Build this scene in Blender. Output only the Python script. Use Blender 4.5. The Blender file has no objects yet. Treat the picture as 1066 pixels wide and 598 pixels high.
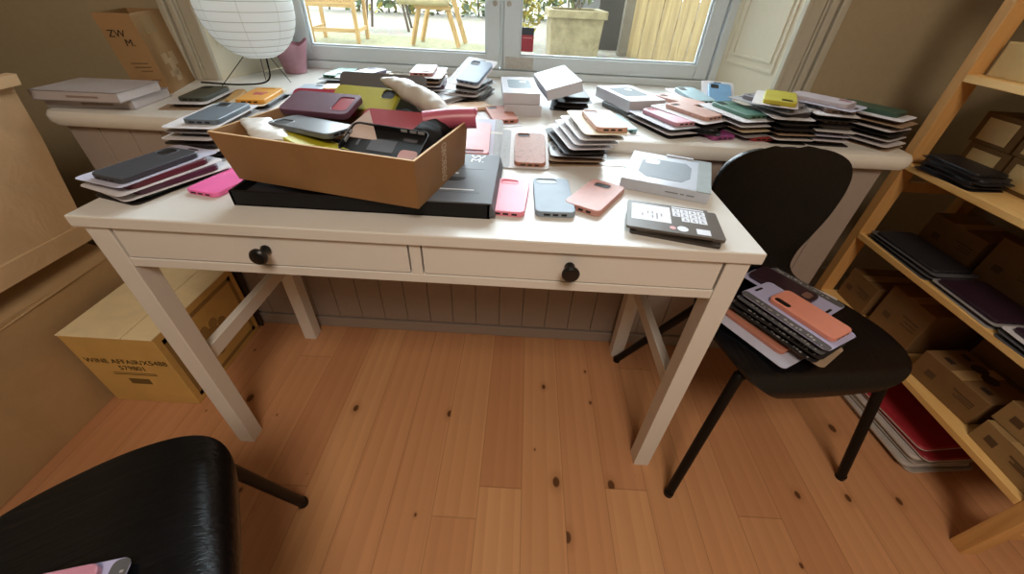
import bpy, bmesh, math, random
from mathutils import Matrix, Vector
random.seed(7)
S = bpy.context.scene
C = S.collection
PI = math.pi
R = math.radians

# ------------------------------------------------------------------ camera, world, sun, lamps, exposure
def _rz(a): return Matrix.Rotation(a, 4, 'Z')
cam_data = bpy.data.cameras.new('camera')
cam = bpy.data.objects.new('camera', cam_data); C.objects.link(cam)
cam_data.sensor_fit = 'HORIZONTAL'; cam_data.sensor_width = 36.0
cam_data.lens = 36.0 * 404.97 / 1066.0
cam_data.clip_start = 0.02; cam_data.clip_end = 200
cam.matrix_world = Matrix.Translation((0.1777, -0.5653, 1.071)) @ _rz(0.0095) @ Matrix.Rotation(0.9026, 4, 'X') @ _rz(0.0506)
S.camera = cam

SKY_STRENGTH = 3.0
SKY_GLOW = 11.5
SUN_STRENGTH = 1.2
ROOM_FILL_W = 36.0
S.view_settings.view_transform = 'Standard'
S.view_settings.look = 'None'
S.view_settings.exposure = 0.0
S.view_settings.gamma = 1.0
S.view_settings.use_curve_mapping = False

w = bpy.data.worlds.new('sky'); S.world = w; w.use_nodes = True
bg = w.node_tree.nodes['Background']
bg.inputs['Color'].default_value = (0.80, 0.91, 1.0, 1); _t = w.node_tree
_tc = _t.nodes.new('ShaderNodeTexCoord'); _vm = _t.nodes.new('ShaderNodeVectorMath'); _vm.operation = 'DOT_PRODUCT'; _vm.inputs[1].default_value = (0.0, 0.84, 0.54)
_mr = _t.nodes.new('ShaderNodeMapRange'); _mr.interpolation_type = 'SMOOTHSTEP'
for _i, _v in ((1, 0.35), (2, 0.97), (3, SKY_STRENGTH), (4, SKY_STRENGTH + SKY_GLOW)): _mr.inputs[_i].default_value = _v   # added unseen glow in the sky, brightens sill and desk through the window
_t.links.new(_tc.outputs['Generated'], _vm.inputs[0]); _t.links.new(_vm.outputs['Value'], _mr.inputs[0]); _t.links.new(_mr.outputs[0], bg.inputs['Strength'])

def lamp(name, kind, loc, target, energy, color, **kw):
    d = bpy.data.lights.new(name, kind); d.energy = energy; d.color = color
    for k, v in kw.items(): setattr(d, k, v)
    o = bpy.data.objects.new(name, d); C.objects.link(o)
    o.location = loc
    o.rotation_euler = (Vector(target) - Vector(loc)).to_track_quat('-Z', 'Y').to_euler()
    return o
lamp('sun', 'SUN', (-6, 1, 6), (0, 4.5, 0), SUN_STRENGTH, (1.0, 0.93, 0.78), angle=R(1.0))
lamp('room_fill_light', 'AREA', (0.35, -1.5, 2.45), (0.1, -0.6, 0.0), ROOM_FILL_W, (1.0, 0.84, 0.68), shape='DISK', size=0.9)  # added warm fill from above for the room interior, not a known fixture
p = lamp('window_portal', 'AREA', (0.06, 1.30, 1.48), (0.06, 0.0, 1.48), 1.0, (1, 1, 1), shape='RECTANGLE', size=1.75, size_y=1.5)
p.data.cycles.is_portal = True

# ------------------------------------------------------------------ materials
def lin(h):
    h = h.lstrip('#'); o = []
    for i in (0, 2, 4):
        c = int(h[i:i+2], 16) / 255
        o.append(c / 12.92 if c <= 0.04045 else ((c + 0.055) / 1.055) ** 2.4)
    return (*o, 1.0)
class NT:
    def __init__(s, name):
        s.m = bpy.data.materials.new(name); s.m.use_nodes = True
        s.t = s.m.node_tree; s.b = s.t.nodes['Principled BSDF']
    def n(s, typ, **kw):
        x = s.t.nodes.new(typ)
        for k, v in kw.items(): setattr(x, k, v)
        return x
    def l(s, a, b): s.t.links.new(a, b)
    def val(s, sock, v):
        if hasattr(v, 'is_output'): s.l(v, sock)
        else: sock.default_value = v
    def math(s, op, a, b=0.0, c=0.0):
        x = s.n('ShaderNodeMath', operation=op)
        for i, v in enumerate((a, b, c)): s.val(x.inputs[i], v)
        return x.outputs[0]
    def mix(s, f, a, b, blend='MIX'):
        x = s.n('ShaderNodeMix', data_type='RGBA', blend_type=blend)
        s.val(x.inputs[0], f); s.val(x.inputs[6], a); s.val(x.inputs[7], b)
        return x.outputs[2]
    def noise(s, vec, scale, detail=3, rough=0.5, dist=0.0):
        x = s.n('ShaderNodeTexNoise'); 
        if vec is not None: s.l(vec, x.inputs['Vector'])
        x.inputs['Scale'].default_value = scale; x.inputs['Detail'].default_value = detail
        x.inputs['Roughness'].default_value = rough; x.inputs['Distortion'].default_value = dist
        return x
    def mapping(s, vec, scale=(1, 1, 1), loc=(0, 0, 0)):
        x = s.n('ShaderNodeMapping'); s.l(vec, x.inputs[0])
        x.inputs['Scale'].default_value = scale; x.inputs['Location'].default_value = loc
        return x.outputs[0]
    def ramp(s, f, stops):
        x = s.n('ShaderNodeValToRGB'); e = x.color_ramp.elements
        while len(e) < len(stops): e.new(0.5)
        for k, (p_, c) in zip(e, stops): k.position = p_; k.color = c
        s.l(f, x.inputs[0]); return x.outputs[0]
    def bump(s, h, strength=0.2, dist=0.002):
        x = s.n('ShaderNodeBump'); x.inputs['Strength'].default_value = strength; x.inputs['Distance'].default_value = dist
        s.l(h, x.inputs['Height']); s.l(x.outputs[0], s.b.inputs['Normal'])
    def obj(s): return s.n('ShaderNodeTexCoord').outputs['Object']
    def pos(s): return s.n('ShaderNodeNewGeometry').outputs['Position']
_mc = {}
def M(hexc, rough=0.5, spec=0.5, var=0.06, scale=30.0, bump=0.0, metal=0.0, coat=0.0, sheen=0.0):
    """plain procedural material: a colour with a slight noise variation"""
    key = (hexc, rough, spec, var, scale, bump, metal, coat, sheen)
    if key in _mc: return _mc[key]
    k = NT('surface_' + hexc.lstrip('#'))
    c = lin(hexc); nz = k.noise(k.obj(), scale, 3)
    d = tuple(max(0, v * (1 - var)) for v in c[:3]) + (1,); u = tuple(min(1, v * (1 + var)) for v in c[:3]) + (1,)
    k.l(k.ramp(nz.outputs[0], [(0.3, d), (0.7, u)]), k.b.inputs['Base Color'])
    k.b.inputs['Roughness'].default_value = rough; k.b.inputs['Specular IOR Level'].default_value = spec
    k.b.inputs['Metallic'].default_value = metal; k.b.inputs['Coat Weight'].default_value = coat
    if sheen: k.b.inputs['Sheen Weight'].default_value = sheen
    if bump: k.bump(nz.outputs[0], bump)
    _mc[key] = k.m
    return k.m
def floor_mat():
    k = NT('pine_floorboards'); P = k.pos()
    sp = k.n('ShaderNodeSeparateXYZ'); k.l(P, sp.inputs[0]); x, y = sp.outputs[0], sp.outputs[1]
    u = k.math('DIVIDE', x, 0.113); pid = k.math('FLOOR', u); fr = k.math('FRACT', u)
    wn = k.n('ShaderNodeTexWhiteNoise', noise_dimensions='1D'); k.l(pid, wn.inputs['W'])
    yy = k.math('ADD', k.math('DIVIDE', y, 2.1), k.math('MULTIPLY', wn.outputs[0], 7.0))
    seg = k.math('FLOOR', yy); fy = k.math('FRACT', yy)
    cb = k.n('ShaderNodeCombineXYZ'); k.l(pid, cb.inputs[0]); k.l(seg, cb.inputs[1])
    w2 = k.n('ShaderNodeTexWhiteNoise', noise_dimensions='2D'); k.l(cb.outputs[0], w2.inputs[0])
    r = w2.outputs[0]
    g = k.n('ShaderNodeCombineXYZ'); k.l(k.math('MULTIPLY', x, 16.0), g.inputs[0])
    k.l(k.math('ADD', k.math('MULTIPLY', y, 0.9), k.math('MULTIPLY', r, 31.0)), g.inputs[1]); k.l(k.math('MULTIPLY', r, 17.0), g.inputs[2])
    n1 = k.noise(g.outputs[0], 1.6, 4, 0.55, 0.6).outputs[0]
    wv = k.n('ShaderNodeTexWave', wave_type='BANDS', bands_direction='X', wave_profile='SAW'); k.l(g.outputs[0], wv.inputs[0])
    wv.inputs['Scale'].default_value = 0.55; wv.inputs['Distortion'].default_value = 5.0; wv.inputs['Detail'].default_value = 2.0; wv.inputs['Detail Scale'].default_value = 0.6
    base = k.ramp(r, [(0.0, lin('#cb966c')), (0.35, lin('#d39e72')), (0.7, lin('#c28c64')), (1.0, lin('#d9a778'))])
    c1 = k.mix(k.math('MULTIPLY', n1, 0.40), base, lin('#a26c48'))
    c1 = k.mix(k.math('MULTIPLY', wv.outputs[0], 0.18), c1, lin('#965d3c'))
    # knots
    kv = k.n('ShaderNodeCombineXYZ'); k.l(k.math('ADD', k.math('MULTIPLY', x, 7.0), k.math('MULTIPLY', r, 3.0)), kv.inputs[0]); k.l(k.math('MULTIPLY', y, 4.6), kv.inputs[1])
    vo = k.n('ShaderNodeTexVoronoi', voronoi_dimensions='2D'); k.l(kv.outputs[0], vo.inputs['Vector']); vo.inputs['Scale'].default_value = 1.0
    sc = k.n('ShaderNodeSeparateColor'); k.l(vo.outputs['Color'], sc.inputs[0])
    rad = k.math('MULTIPLY', k.math('MAXIMUM', k.math('SUBTRACT', sc.outputs[0], 0.42), 0.0), 0.125)
    d = k.math('DIVIDE', vo.outputs['Distance'], k.math('ADD', rad, 0.0001))
    mr = k.n('ShaderNodeMapRange', interpolation_type='SMOOTHSTEP'); k.l(d, mr.inputs[0])
    mr.inputs[1].default_value = 1.15; mr.inputs[2].default_value = 0.75; mr.inputs[3].default_value = 0; mr.inputs[4].default_value = 1
    mh = k.n('ShaderNodeMapRange', interpolation_type='SMOOTHSTEP'); k.l(d, mh.inputs[0])
    mh.inputs[1].default_value = 3.2; mh.inputs[2].default_value = 0.8; mh.inputs[3].default_value = 0; mh.inputs[4].default_value = 0.35
    c2 = k.mix(mh.outputs[0], c1, lin('#94623a'))
    c2 = k.mix(k.math('MULTIPLY', mr.outputs[0], 0.85), c2, lin('#47260f'))
    e = k.math('ABSOLUTE', k.math('SUBTRACT', fr, 0.5)); seam = k.math('GREATER_THAN', e, 0.489)
    e2 = k.math('LESS_THAN', fy, 0.0014); sm = k.math('MAXIMUM', seam, e2)
    c3 = k.mix(k.math('MULTIPLY', sm, 0.32), c2, lin('#5a3820'))
    k.l(c3, k.b.inputs['Base Color'])
    k.b.inputs['Roughness'].default_value = 0.42; k.b.inputs['Specular IOR Level'].default_value = 0.35
    k.bump(k.math('SUBTRACT', 1.0, sm), 0.15, 0.001)
    return k.m
def wood_mat(name, a, b, axis=1, scale=1.0, rough=0.5):
    k = NT(name); sc = [24 * scale] * 3; sc[axis] = 1.6 * scale
    v = k.mapping(k.obj(), tuple(sc)); n = k.noise(v, 1.5, 4, 0.55, 0.8).outputs[0]
    k.l(k.ramp(n, [(0.3, lin(a)), (0.7, lin(b))]), k.b.inputs['Base Color'])
    k.b.inputs['Roughness'].default_value = rough; k.bump(n, 0.08)
    return k.m
def plaster(name, hexc, var=0.05, rough=0.85, scale=60):
    k = NT(name); P = k.pos(); n = k.noise(P, scale, 4, 0.6).outputs[0]; n2 = k.noise(P, 1.7, 3).outputs[0]
    c = lin(hexc); d = tuple(v * (1 - var) for v in c[:3]) + (1,); u = tuple(min(1, v * (1 + var)) for v in c[:3]) + (1,)
    k.l(k.ramp(k.math('ADD', k.math('MULTIPLY', n, 0.5), k.math('MULTIPLY', n2, 0.5)), [(0.3, d), (0.7, u)]), k.b.inputs['Base Color'])
    k.b.inputs['Roughness'].default_value = rough; k.b.inputs['Specular IOR Level'].default_value = 0.25; k.bump(n, 0.15, 0.001)
    return k.m
def black_ply():
    k = NT('black_stained_plywood'); v = k.mapping(k.obj(), (70, 4, 70)); n = k.noise(v, 1.5, 4, 0.6, 0.6).outputs[0]
    k.l(k.ramp(n, [(0.35, lin('#050609')), (0.7, lin('#0b0d12'))]), k.b.inputs['Base Color'])
    k.b.inputs['Roughness'].default_value = 0.25; k.b.inputs['Specular IOR Level'].default_value = 0.45; k.bump(n, 0.8, 0.0014)
    return k.m
def kraft_mat(name, hexc, rough=0.75, crease=0.25, scale=9):
    k = NT(name); P = k.obj(); n = k.noise(P, scale, 4, 0.55, 0.5).outputs[0]; f = k.noise(P, 260, 2).outputs[0]
    c = lin(hexc); d = tuple(v * 0.9 for v in c[:3]) + (1,); u = tuple(min(1, v * 1.08) for v in c[:3]) + (1,)
    k.l(k.mix(k.math('MULTIPLY', f, 0.12), k.ramp(n, [(0.3, d), (0.7, u)]), lin('#6d4d2c')), k.b.inputs['Base Color'])
    k.b.inputs['Roughness'].default_value = rough; k.b.inputs['Specular IOR Level'].default_value = 0.25; k.bump(n, crease, 0.01)
    return k.m
def glass_mat():
    k = NT('window_glass'); t = k.t; out = [x for x in t.nodes if x.type == 'OUTPUT_MATERIAL'][0]
    tr = k.n('ShaderNodeBsdfTransparent'); tr.inputs[0].default_value = (0.97, 0.985, 0.975, 1)
    gl = k.n('ShaderNodeBsdfGlossy'); gl.inputs['Roughness'].default_value = 0.03
    di = k.n('ShaderNodeBsdfTranslucent'); di.inputs[0].default_value = (0.9, 0.92, 0.9, 1)
    fr = k.n('ShaderNodeFresnel'); fr.inputs[0].default_value = 1.35
    nz = k.noise(k.pos(), 6, 4); f2 = k.math('MULTIPLY', nz.outputs[0], 0.012)
    m1 = k.n('ShaderNodeMixShader'); k.l(f2, m1.inputs[0]); k.l(tr.outputs[0], m1.inputs[1]); k.l(di.outputs[0], m1.inputs[2])
    m2 = k.n('ShaderNodeMixShader'); k.l(k.math('MULTIPLY', fr.outputs[0], 0.8), m2.inputs[0]); k.l(m1.outputs[0], m2.inputs[1]); k.l(gl.outputs[0], m2.inputs[2])
    k.l(m2.outputs[0], out.inputs[0]); return k.m
def clear_plastic(name='clear_plastic', col=(0.92, 0.93, 0.95, 1), a=0.35):
    k = NT(name); out = [x for x in k.t.nodes if x.type == 'OUTPUT_MATERIAL'][0]
    tr = k.n('ShaderNodeBsdfTransparent'); tr.inputs[0].default_value = (0.93, 0.94, 0.95, 1)
    k.b.inputs['Base Color'].default_value = col; k.b.inputs['Roughness'].default_value = 0.12
    nz = k.noise(k.obj(), 25, 3)
    m1 = k.n('ShaderNodeMixShader'); k.l(k.math('ADD', k.math('MULTIPLY', nz.outputs[0], 0.25), a - 0.12), m1.inputs[0]); k.l(tr.outputs[0], m1.inputs[1]); k.l(k.b.outputs[0], m1.inputs[2])
    k.l(m1.outputs[0], out.inputs[0]); return k.m
def paper_lantern_mat():
    k = NT('rice_paper'); out = [x for x in k.t.nodes if x.type == 'OUTPUT_MATERIAL'][0]
    sp = k.n('ShaderNodeSeparateXYZ'); k.l(k.obj(), sp.inputs[0])
    at = k.math('ARCTAN2', sp.outputs[1], sp.outputs[0]); sm = k.math('LESS_THAN', k.math('ABSOLUTE', k.math('SUBTRACT', k.math('FRACT', k.math('MULTIPLY', at, 8 / (2 * PI))), 0.5)), 0.012)
    c = k.mix(k.math('MULTIPLY', sm, 0.35), (0.92, 0.94, 0.94, 1), (0.45, 0.45, 0.43, 1))
    k.l(c, k.b.inputs['Base Color']); k.b.inputs['Roughness'].default_value = 0.8
    tl = k.n('ShaderNodeBsdfTranslucent'); k.l(c, tl.inputs[0])
    m1 = k.n('ShaderNodeMixShader'); m1.inputs[0].default_value = 0.55; k.l(k.b.outputs[0], m1.inputs[1]); k.l(tl.outputs[0], m1.inputs[2])
    k.l(m1.outputs[0], out.inputs[0]); return k.m
def ground_mat():
    k = NT('garden_gravel'); P = k.pos(); n = k.noise(P, 26, 5, 0.7).outputs[0]; v = k.n('ShaderNodeTexVoronoi'); k.l(P, v.inputs['Vector']); v.inputs['Scale'].default_value = 22
    c = k.ramp(n, [(0.3, lin('#6a6456')), (0.7, lin('#948b78'))]); k.l(k.mix(0.25, c, v.outputs['Color'], 'SOFT_LIGHT'), k.b.inputs['Base Color'])
    k.b.inputs['Roughness'].default_value = 0.9; k.bump(v.outputs['Distance'], 0.5, 0.01); return k.m
def grass_mat():
    k = NT('mossy_grass'); P = k.pos(); n = k.noise(P, 14, 5, 0.7).outputs[0]
    k.l(k.ramp(n, [(0.3, lin('#5c5a3c')), (0.55, lin('#77734e')), (0.75, lin('#8f8962'))]), k.b.inputs['Base Color']); k.b.inputs['Roughness'].default_value = 0.95; k.bump(n, 0.6, 0.02); return k.m
def concrete():
    k = NT('weathered_concrete'); P = k.obj(); n = k.noise(P, 9, 5, 0.65).outputs[0]
    k.l(k.ramp(n, [(0.25, lin('#75694c')), (0.55, lin('#988b68')), (0.8, lin('#aa9d78'))]), k.b.inputs['Base Color']); k.b.inputs['Roughness'].default_value = 0.9; k.bump(n, 0.3, 0.01); return k.m
def marble_case(name, a, b, c):
    k = NT(name); n = k.noise(k.obj(), 38, 5, 0.65, 1.5).outputs[0]
    k.l(k.ramp(n, [(0.28, lin(a)), (0.5, lin(b)), (0.72, lin(c))]), k.b.inputs['Base Color']); k.b.inputs['Roughness'].default_value = 0.45; return k.m

WHITE = M('#d9d6d1', 0.28, 0.5, 0.02, 8)            # painted desk
PAINT = plaster('window_paint', '#ccd7dc', 0.03, 0.5)
CREAM = plaster('reveal_paint', '#d6cfb8', 0.03, 0.55)
TRIM = plaster('casing_paint', '#b7b1a0', 0.04, 0.5)
SILLP = plaster('sill_paint', '#dad8d2', 0.03, 0.3)
WALLM = plaster('wall_plaster', '#a8997c', 0.06)
PARAP = plaster('parapet_paint', '#9f938b', 0.04, 0.6)
FLOORM = floor_mat()
PINE = wood_mat('pine_board', '#e6b76e', '#f0cb88', 1)
PINEV = wood_mat('pine_upright', '#c69458', '#d8a96a', 2)
TEAK = wood_mat('garden_wood', '#a37f48', '#c9a468', 0, 1.0, 0.7)
TEAKV = wood_mat('garden_wood_upright', '#a37f48', '#c9a468', 2, 1.0, 0.7)
FENCEM = wood_mat('fence_boards', '#97815a', '#bca572', 2, 0.6, 0.8)
PLY = black_ply()
BLACKM = M('#070708', 0.45, 0.25, 0.1)
KNOB = M('#121212', 0.3, 0.5, 0.1)
KRAFT = kraft_mat('kraft_cardboard', '#cbae88', 0.72, 0.6)
KRAFT2 = kraft_mat('pale_cardboard', '#b2946c', 0.7, 0.55, 6)
TRAYK = kraft_mat('tray_cardboard', '#8c6742', 0.6, 0.05)
RIMK = kraft_mat('tray_cut_edge', '#c9a77c', 0.7, 0.05)
WINEK = kraft_mat('wine_carton_card', '#d0aa64', 0.65, 0.06)
WINET = kraft_mat('wine_carton_lit_lid', '#eedcb2', 0.6, 0.06)  # lid colour raised above the body to stand in for light from above
INK = M('#3a2a12', 0.8, 0.2)
BLKINK = M('#15100c', 0.8, 0.2)
GLASS = glass_mat(); CLEAR = clear_plastic(); PAPERL = paper_lantern_mat()
WIRE = M('#2a2a2a', 0.4, 0.5, 0.02, 30, 0, 0.6)
STEEL = M('#b9b8b2', 0.35, 0.5, 0.05, 60, 0, 0.7)

# ------------------------------------------------------------------ mesh helpers
def obj(name, bm, mat=None, parent=None, smooth=False, bev=0.0, seg=2, angle=30):
    me = bpy.data.meshes.new(name); bmesh.ops.recalc_face_normals(bm, faces=bm.faces[:]); bm.to_mesh(me); bm.free()
    for m_ in (mat if isinstance(mat, (list, tuple)) else [mat]):
        if m_: me.materials.append(m_)
    o = bpy.data.objects.new(name, me); C.objects.link(o)
    if parent: o.parent = parent
    if smooth:
        for p_ in me.polygons: p_.use_smooth = True
        try: me.set_sharp_from_angle(angle=R(angle))
        except Exception: pass
    if bev:
        b = o.modifiers.new('bevel', 'BEVEL'); b.width = bev; b.segments = seg; b.limit_method = 'ANGLE'; b.angle_limit = R(35)
    return o
def empty(name, loc=(0, 0, 0), rz=0.0, rx=0.0, ry=0.0):
    o = bpy.data.objects.new(name, None); C.objects.link(o); o.location = loc; o.rotation_euler = (rx, ry, rz); o.empty_display_size = 0.05
    return o
def tag(o, label, cat, group=None, kind=None):
    o['label'] = label; o['category'] = cat
    if group: o['group'] = group
    if kind: o['kind'] = kind
    return o
def struct(o, label=None, cat=None):
    o['kind'] = 'structure'
    if label: o['label'] = label
    if cat: o['category'] = cat
    return o
def box(bm, x0, x1, y0, y1, z0, z1, mat=None):
    v = [bm.verts.new(c) for c in ((x0, y0, z0), (x1, y0, z0), (x1, y1, z0), (x0, y1, z0), (x0, y0, z1), (x1, y0, z1), (x1, y1, z1), (x0, y1, z1))]
    if mat is not None: bmesh.ops.transform(bm, matrix=mat, verts=v)
    for f in ((0, 3, 2, 1), (4, 5, 6, 7), (0, 1, 5, 4), (1, 2, 6, 5), (2, 3, 7, 6), (3, 0, 4, 7)): bm.faces.new([v[i] for i in f])
    return v
def bxo(name, b, mat, parent=None, bev=0.0, **kw):
    bm = bmesh.new(); box(bm, *b); return obj(name, bm, mat, parent, bev=bev, **kw)
def hexa(bm, P):
    v = [bm.verts.new(c) for c in P]
    for f in ((0, 3, 2, 1), (4, 5, 6, 7), (0, 1, 5, 4), (1, 2, 6, 5), (2, 3, 7, 6), (3, 0, 4, 7)): bm.faces.new([v[i] for i in f])
    return v
def loft(bm, loops, cap=True):
    rs = [[bm.verts.new(p_) for p_ in L] for L in loops]; n = len(rs[0])
    for a, b in zip(rs, rs[1:]):
        for i in range(n): bm.faces.new((a[i], a[(i+1) % n], b[(i+1) % n], b[i]))
    if cap: bm.faces.new(rs[0][::-1]); bm.faces.new(rs[-1])
    return rs
def rr(w_, l_, r, z, n=5, ox=0.0, oy=0.0):
    r = min(r, w_/2 - 1e-4, l_/2 - 1e-4); out = []
    for cx, cy, a0 in ((w_/2-r, l_/2-r, 0), (-w_/2+r, l_/2-r, 90), (-w_/2+r, -l_/2+r, 180), (w_/2-r, -l_/2+r, 270)):
        for i in range(n + 1):
            a = R(a0 + 90 * i / n); out.append((ox + cx + r*math.cos(a), oy + cy + r*math.sin(a), z))
    return out
def ring(c, r, n, u, v):
    return [tuple(c[i] + r*(math.cos(2*PI*k/n)*u[i] + math.sin(2*PI*k/n)*v[i]) for i in range(3)) for k in range(n)]
def tube(bm, pts, r, n=8, rs=None):
    P = [Vector(p_) for p_ in pts]; loops = []; up = None
    for i, p_ in enumerate(P):
        d = (P[min(i+1, len(P)-1)] - P[max(i-1, 0)]).normalized()
        if up is None:
            a = Vector((0, 0, 1)) if abs(d.z) < 0.9 else Vector((1, 0, 0))
            u = d.cross(a).normalized()
        else: u = (up - d * up.dot(d)).normalized()
        up = u; v = d.cross(u)
        loops.append(ring(p_, rs[i] if rs else r, n, u, v))
    loft(bm, loops)
def bez(p, n=14):
    """smooth polyline through control points (Catmull-Rom)"""
    P = [Vector(a) for a in p]; P = [2*P[0]-P[1]] + P + [2*P[-1]-P[-2]]; out = []
    for i in range(1, len(P)-2):
        for k in range(n):
            t = k/n; a, b, c, d = P[i-1:i+3]
            out.append(0.5*((2*b)+(c-a)*t+(2*a-5*b+4*c-d)*t*t+(3*b-a-3*c+d)*t**3))
    out.append(P[-2]); return out
def lathe(bm, prof, n=24, c=(0, 0, 0)):
    loft(bm, [[(c[0]+r*math.cos(2*PI*k/n), c[1]+r*math.sin(2*PI*k/n), c[2]+z) for k in range(n)] for r, z in prof])
def text(name, body, size, mat, parent, loc, rot, extrude=0.0003, space=1.0, sx=1.0):
    cu = bpy.data.curves.new(name, 'FONT'); cu.body = body; cu.size = size; cu.extrude = extrude; cu.align_x = 'CENTER'; cu.align_y = 'CENTER'; cu.space_character = space; cu.space_line = 0.8
    cu.materials.append(mat)
    o = bpy.data.objects.new(name, cu); C.objects.link(o); o.location = loc; o.rotation_euler = rot; o.scale = (sx, 1, 1)
    dg = bpy.context.evaluated_depsgraph_get(); me = bpy.data.meshes.new_from_object(o.evaluated_get(dg)); me.name = name
    bpy.data.objects.remove(o); o = bpy.data.objects.new(name, me); C.objects.link(o); o.location = loc; o.rotation_euler = rot; o.scale = (sx, 1, 1)
    if parent: o.parent = parent
    return o

# ------------------------------------------------------------------ room shell
YW = 0.92
struct(bxo('floor', (-1.95, 1.67, -3.2, 0.97, -0.06, 0.0), FLOORM), 'knotty pine floorboards running towards the window', 'floor')
struct(bxo('ceiling', (-1.95, 1.67, -3.2, 1.3, 2.6, 2.66), PAINT), 'plain ceiling of the room', 'ceiling')
struct(bxo('wall_left', (-1.95, -1.9, -3.2, 1.0, 0, 2.6), WALLM), 'plain plastered wall at the left end', 'wall')
struct(bxo('wall_right', (1.62, 1.67, -3.2, 1.0, 0, 2.6), WALLM), 'plain wall behind the wooden shelf unit', 'wall')
struct(bxo('wall_front', (-1.95, 1.67, -3.25, -3.2, 0, 2.6), WALLM), 'plain wall opposite the window', 'wall')
bm = bmesh.new()
box(bm, -1.9, -0.885, YW, 1.32, 0, 2.6); box(bm, 1.005, 1.62, YW, 1.32, 0, 2.6)
box(bm, -0.885, 1.005, YW, 1.32, 0, 0.70); box(bm, -0.885, 1.005, YW, 1.32, 2.2, 2.6)
struct(obj('wall_back', bm, WALLM), 'brownish plastered wall around the window', 'wall')
# panelled parapet that carries the sill
bm = bmesh.new(); box(bm, -1.07, 1.15, 0.500, YW, 0, 0.713)
n = 26
for i in range(n):
    x0 = -1.07 + 2.22*i/n; box(bm, x0 + 0.0009, x0 + 2.22/n - 0.0009, 0.492, 0.501, 0.05, 0.713)
struct(obj('wall_parapet', bm, PARAP, bev=0.0015), 'grey-beige boarded wall below the window sill', 'wall')
struct(bxo('baseboard_parapet', (-1.07, 1.15, 0.486, 0.4995, 0, 0.045), PARAP, bev=0.003), 'low plinth along the boarded wall under the desk', 'baseboard')
struct(bxo('baseboard_back', (1.15, 1.62, 0.903, YW, 0, 0.12), TRIM, bev=0.003), 'baseboard behind the shelf unit', 'baseboard')
struct(bxo('baseboard_right', (1.603, 1.62, -3.2, 0.903, 0, 0.12), TRIM, bev=0.003), 'baseboard along the right wall', 'baseboard')
# sill
bm = bmesh.new()
prof = [(0.482, 0.713), (0.472, 0.717), (0.467, 0.727), (0.467, 0.742), (0.472, 0.752), (0.482, 0.756)]
pts = [(-1.095, 0.03), (1.20, 0.03)]
def sill_outline(inset, z):
    f = 0.467 + inset; xl = -1.098 + inset; xr = 1.203 - inset; r = 0.03; out = []
    for cx, cy, a0 in ((xr - r, f + r, 270), (xr, 0, 0),):
        pass
    for k in range(7):
        a = R(180 + 15*k); out.append((xl + r + r*math.cos(a), f + r + r*math.sin(a), z))
    for k in range(7):
        a = R(270 + 15*k); out.append((xr - r + r*math.cos(a), f + r + r*math.sin(a), z))
    out += [(xr, YW, z), (1.0, YW, z), (0.905, 1.235, z), (-0.79, 1.235, z), (-0.88, YW, z), (xl, YW, z)]
    return out
loft(bm, [sill_outline(a - 0.467, z) for a, z in prof])
struct(obj('trim_1', bm, SILLP, smooth=True, angle=40), 'deep white painted window sill with a rounded front edge', 'window sill')
# reveals
def slab_between(bm, a, b, z0, z1, t):
    d = Vector((b[0]-a[0], b[1]-a[1])).normalized(); nx, ny = -d.y*t, d.x*t
    hexa(bm, [(a[0], a[1], z0), (b[0], b[1], z0), (b[0]+nx, b[1]+ny, z0), (a[0]+nx, a[1]+ny, z0), (a[0], a[1], z1), (b[0], b[1], z1), (b[0]+nx, b[1]+ny, z1), (a[0]+nx, a[1]+ny, z1)])
def reveal(name, a, b, sgn, label):
    bm = bmesh.new(); slab_between(bm, a, b, 0.756, 2.2, 0.02*sgn)
    A = Vector(a); B = Vector(b); d = (B - A)
    nrm = Vector((d.y, -d.x)).normalized() * sgn
    def at(t, o=0.0): q = A + d*t + nrm*o; return (q.x, q.y)
    # moulding of the sunken panel: two nested rectangles of thin bars
    for i0, i1, zb in ((0.10, 0.80, 0.858), (0.16, 0.72, 0.885)):
        for t in (i0, i1):
            p0, p1 = at(t - 0.012, 0.004), at(t + 0.012, 0.004)
            slab_between(bm, p0, p1, zb, 2.12, 0.0045*sgn)
        slab_between(bm, at(i0, 0.004), at(i1, 0.004), zb, zb + 0.008, 0.0045*sgn)
    struct(obj(name, bm, CREAM), label, 'window reveal')
reveal('trim_2', (1.003, 0.905), (0.915, 1.24), -1, 'cream panelled reveal at the right of the window')
reveal('trim_3', (-0.883, 0.905), (-0.80, 1.24), 1, 'cream panelled reveal at the left of the window behind the lantern')
bm = bmesh.new(); box(bm, -0.885, 1.005, 0.905, 1.24, 2.2, 2.22); struct(obj('trim_4', bm, CREAM), 'head lining of the window opening', 'trim')
def casing(name, x0, x1, label):
    bm = bmesh.new(); s = (x1 - x0)
    for f0, f1, dy in ((0, 0.13, 0.026), (0.13, 0.5, 0.014), (0.5, 0.56, 0.02), (0.56, 0.74, 0.03), (0.74, 0.8, 0.022), (0.8, 1.0, 0.036)):
        a, b = sorted((x0 + s*f0, x0 + s*f1)); box(bm, a, b, YW - dy, YW + 0.002, 0.756, 2.3)
    struct(obj(name, bm, TRIM, bev=0.003), label, 'window casing')
casing('trim_5', 1.0, 1.115, 'moulded grey casing at the right side of the window')
casing('trim_6', -0.882, -0.985, 'moulded grey casing at the left side of the window')
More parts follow.
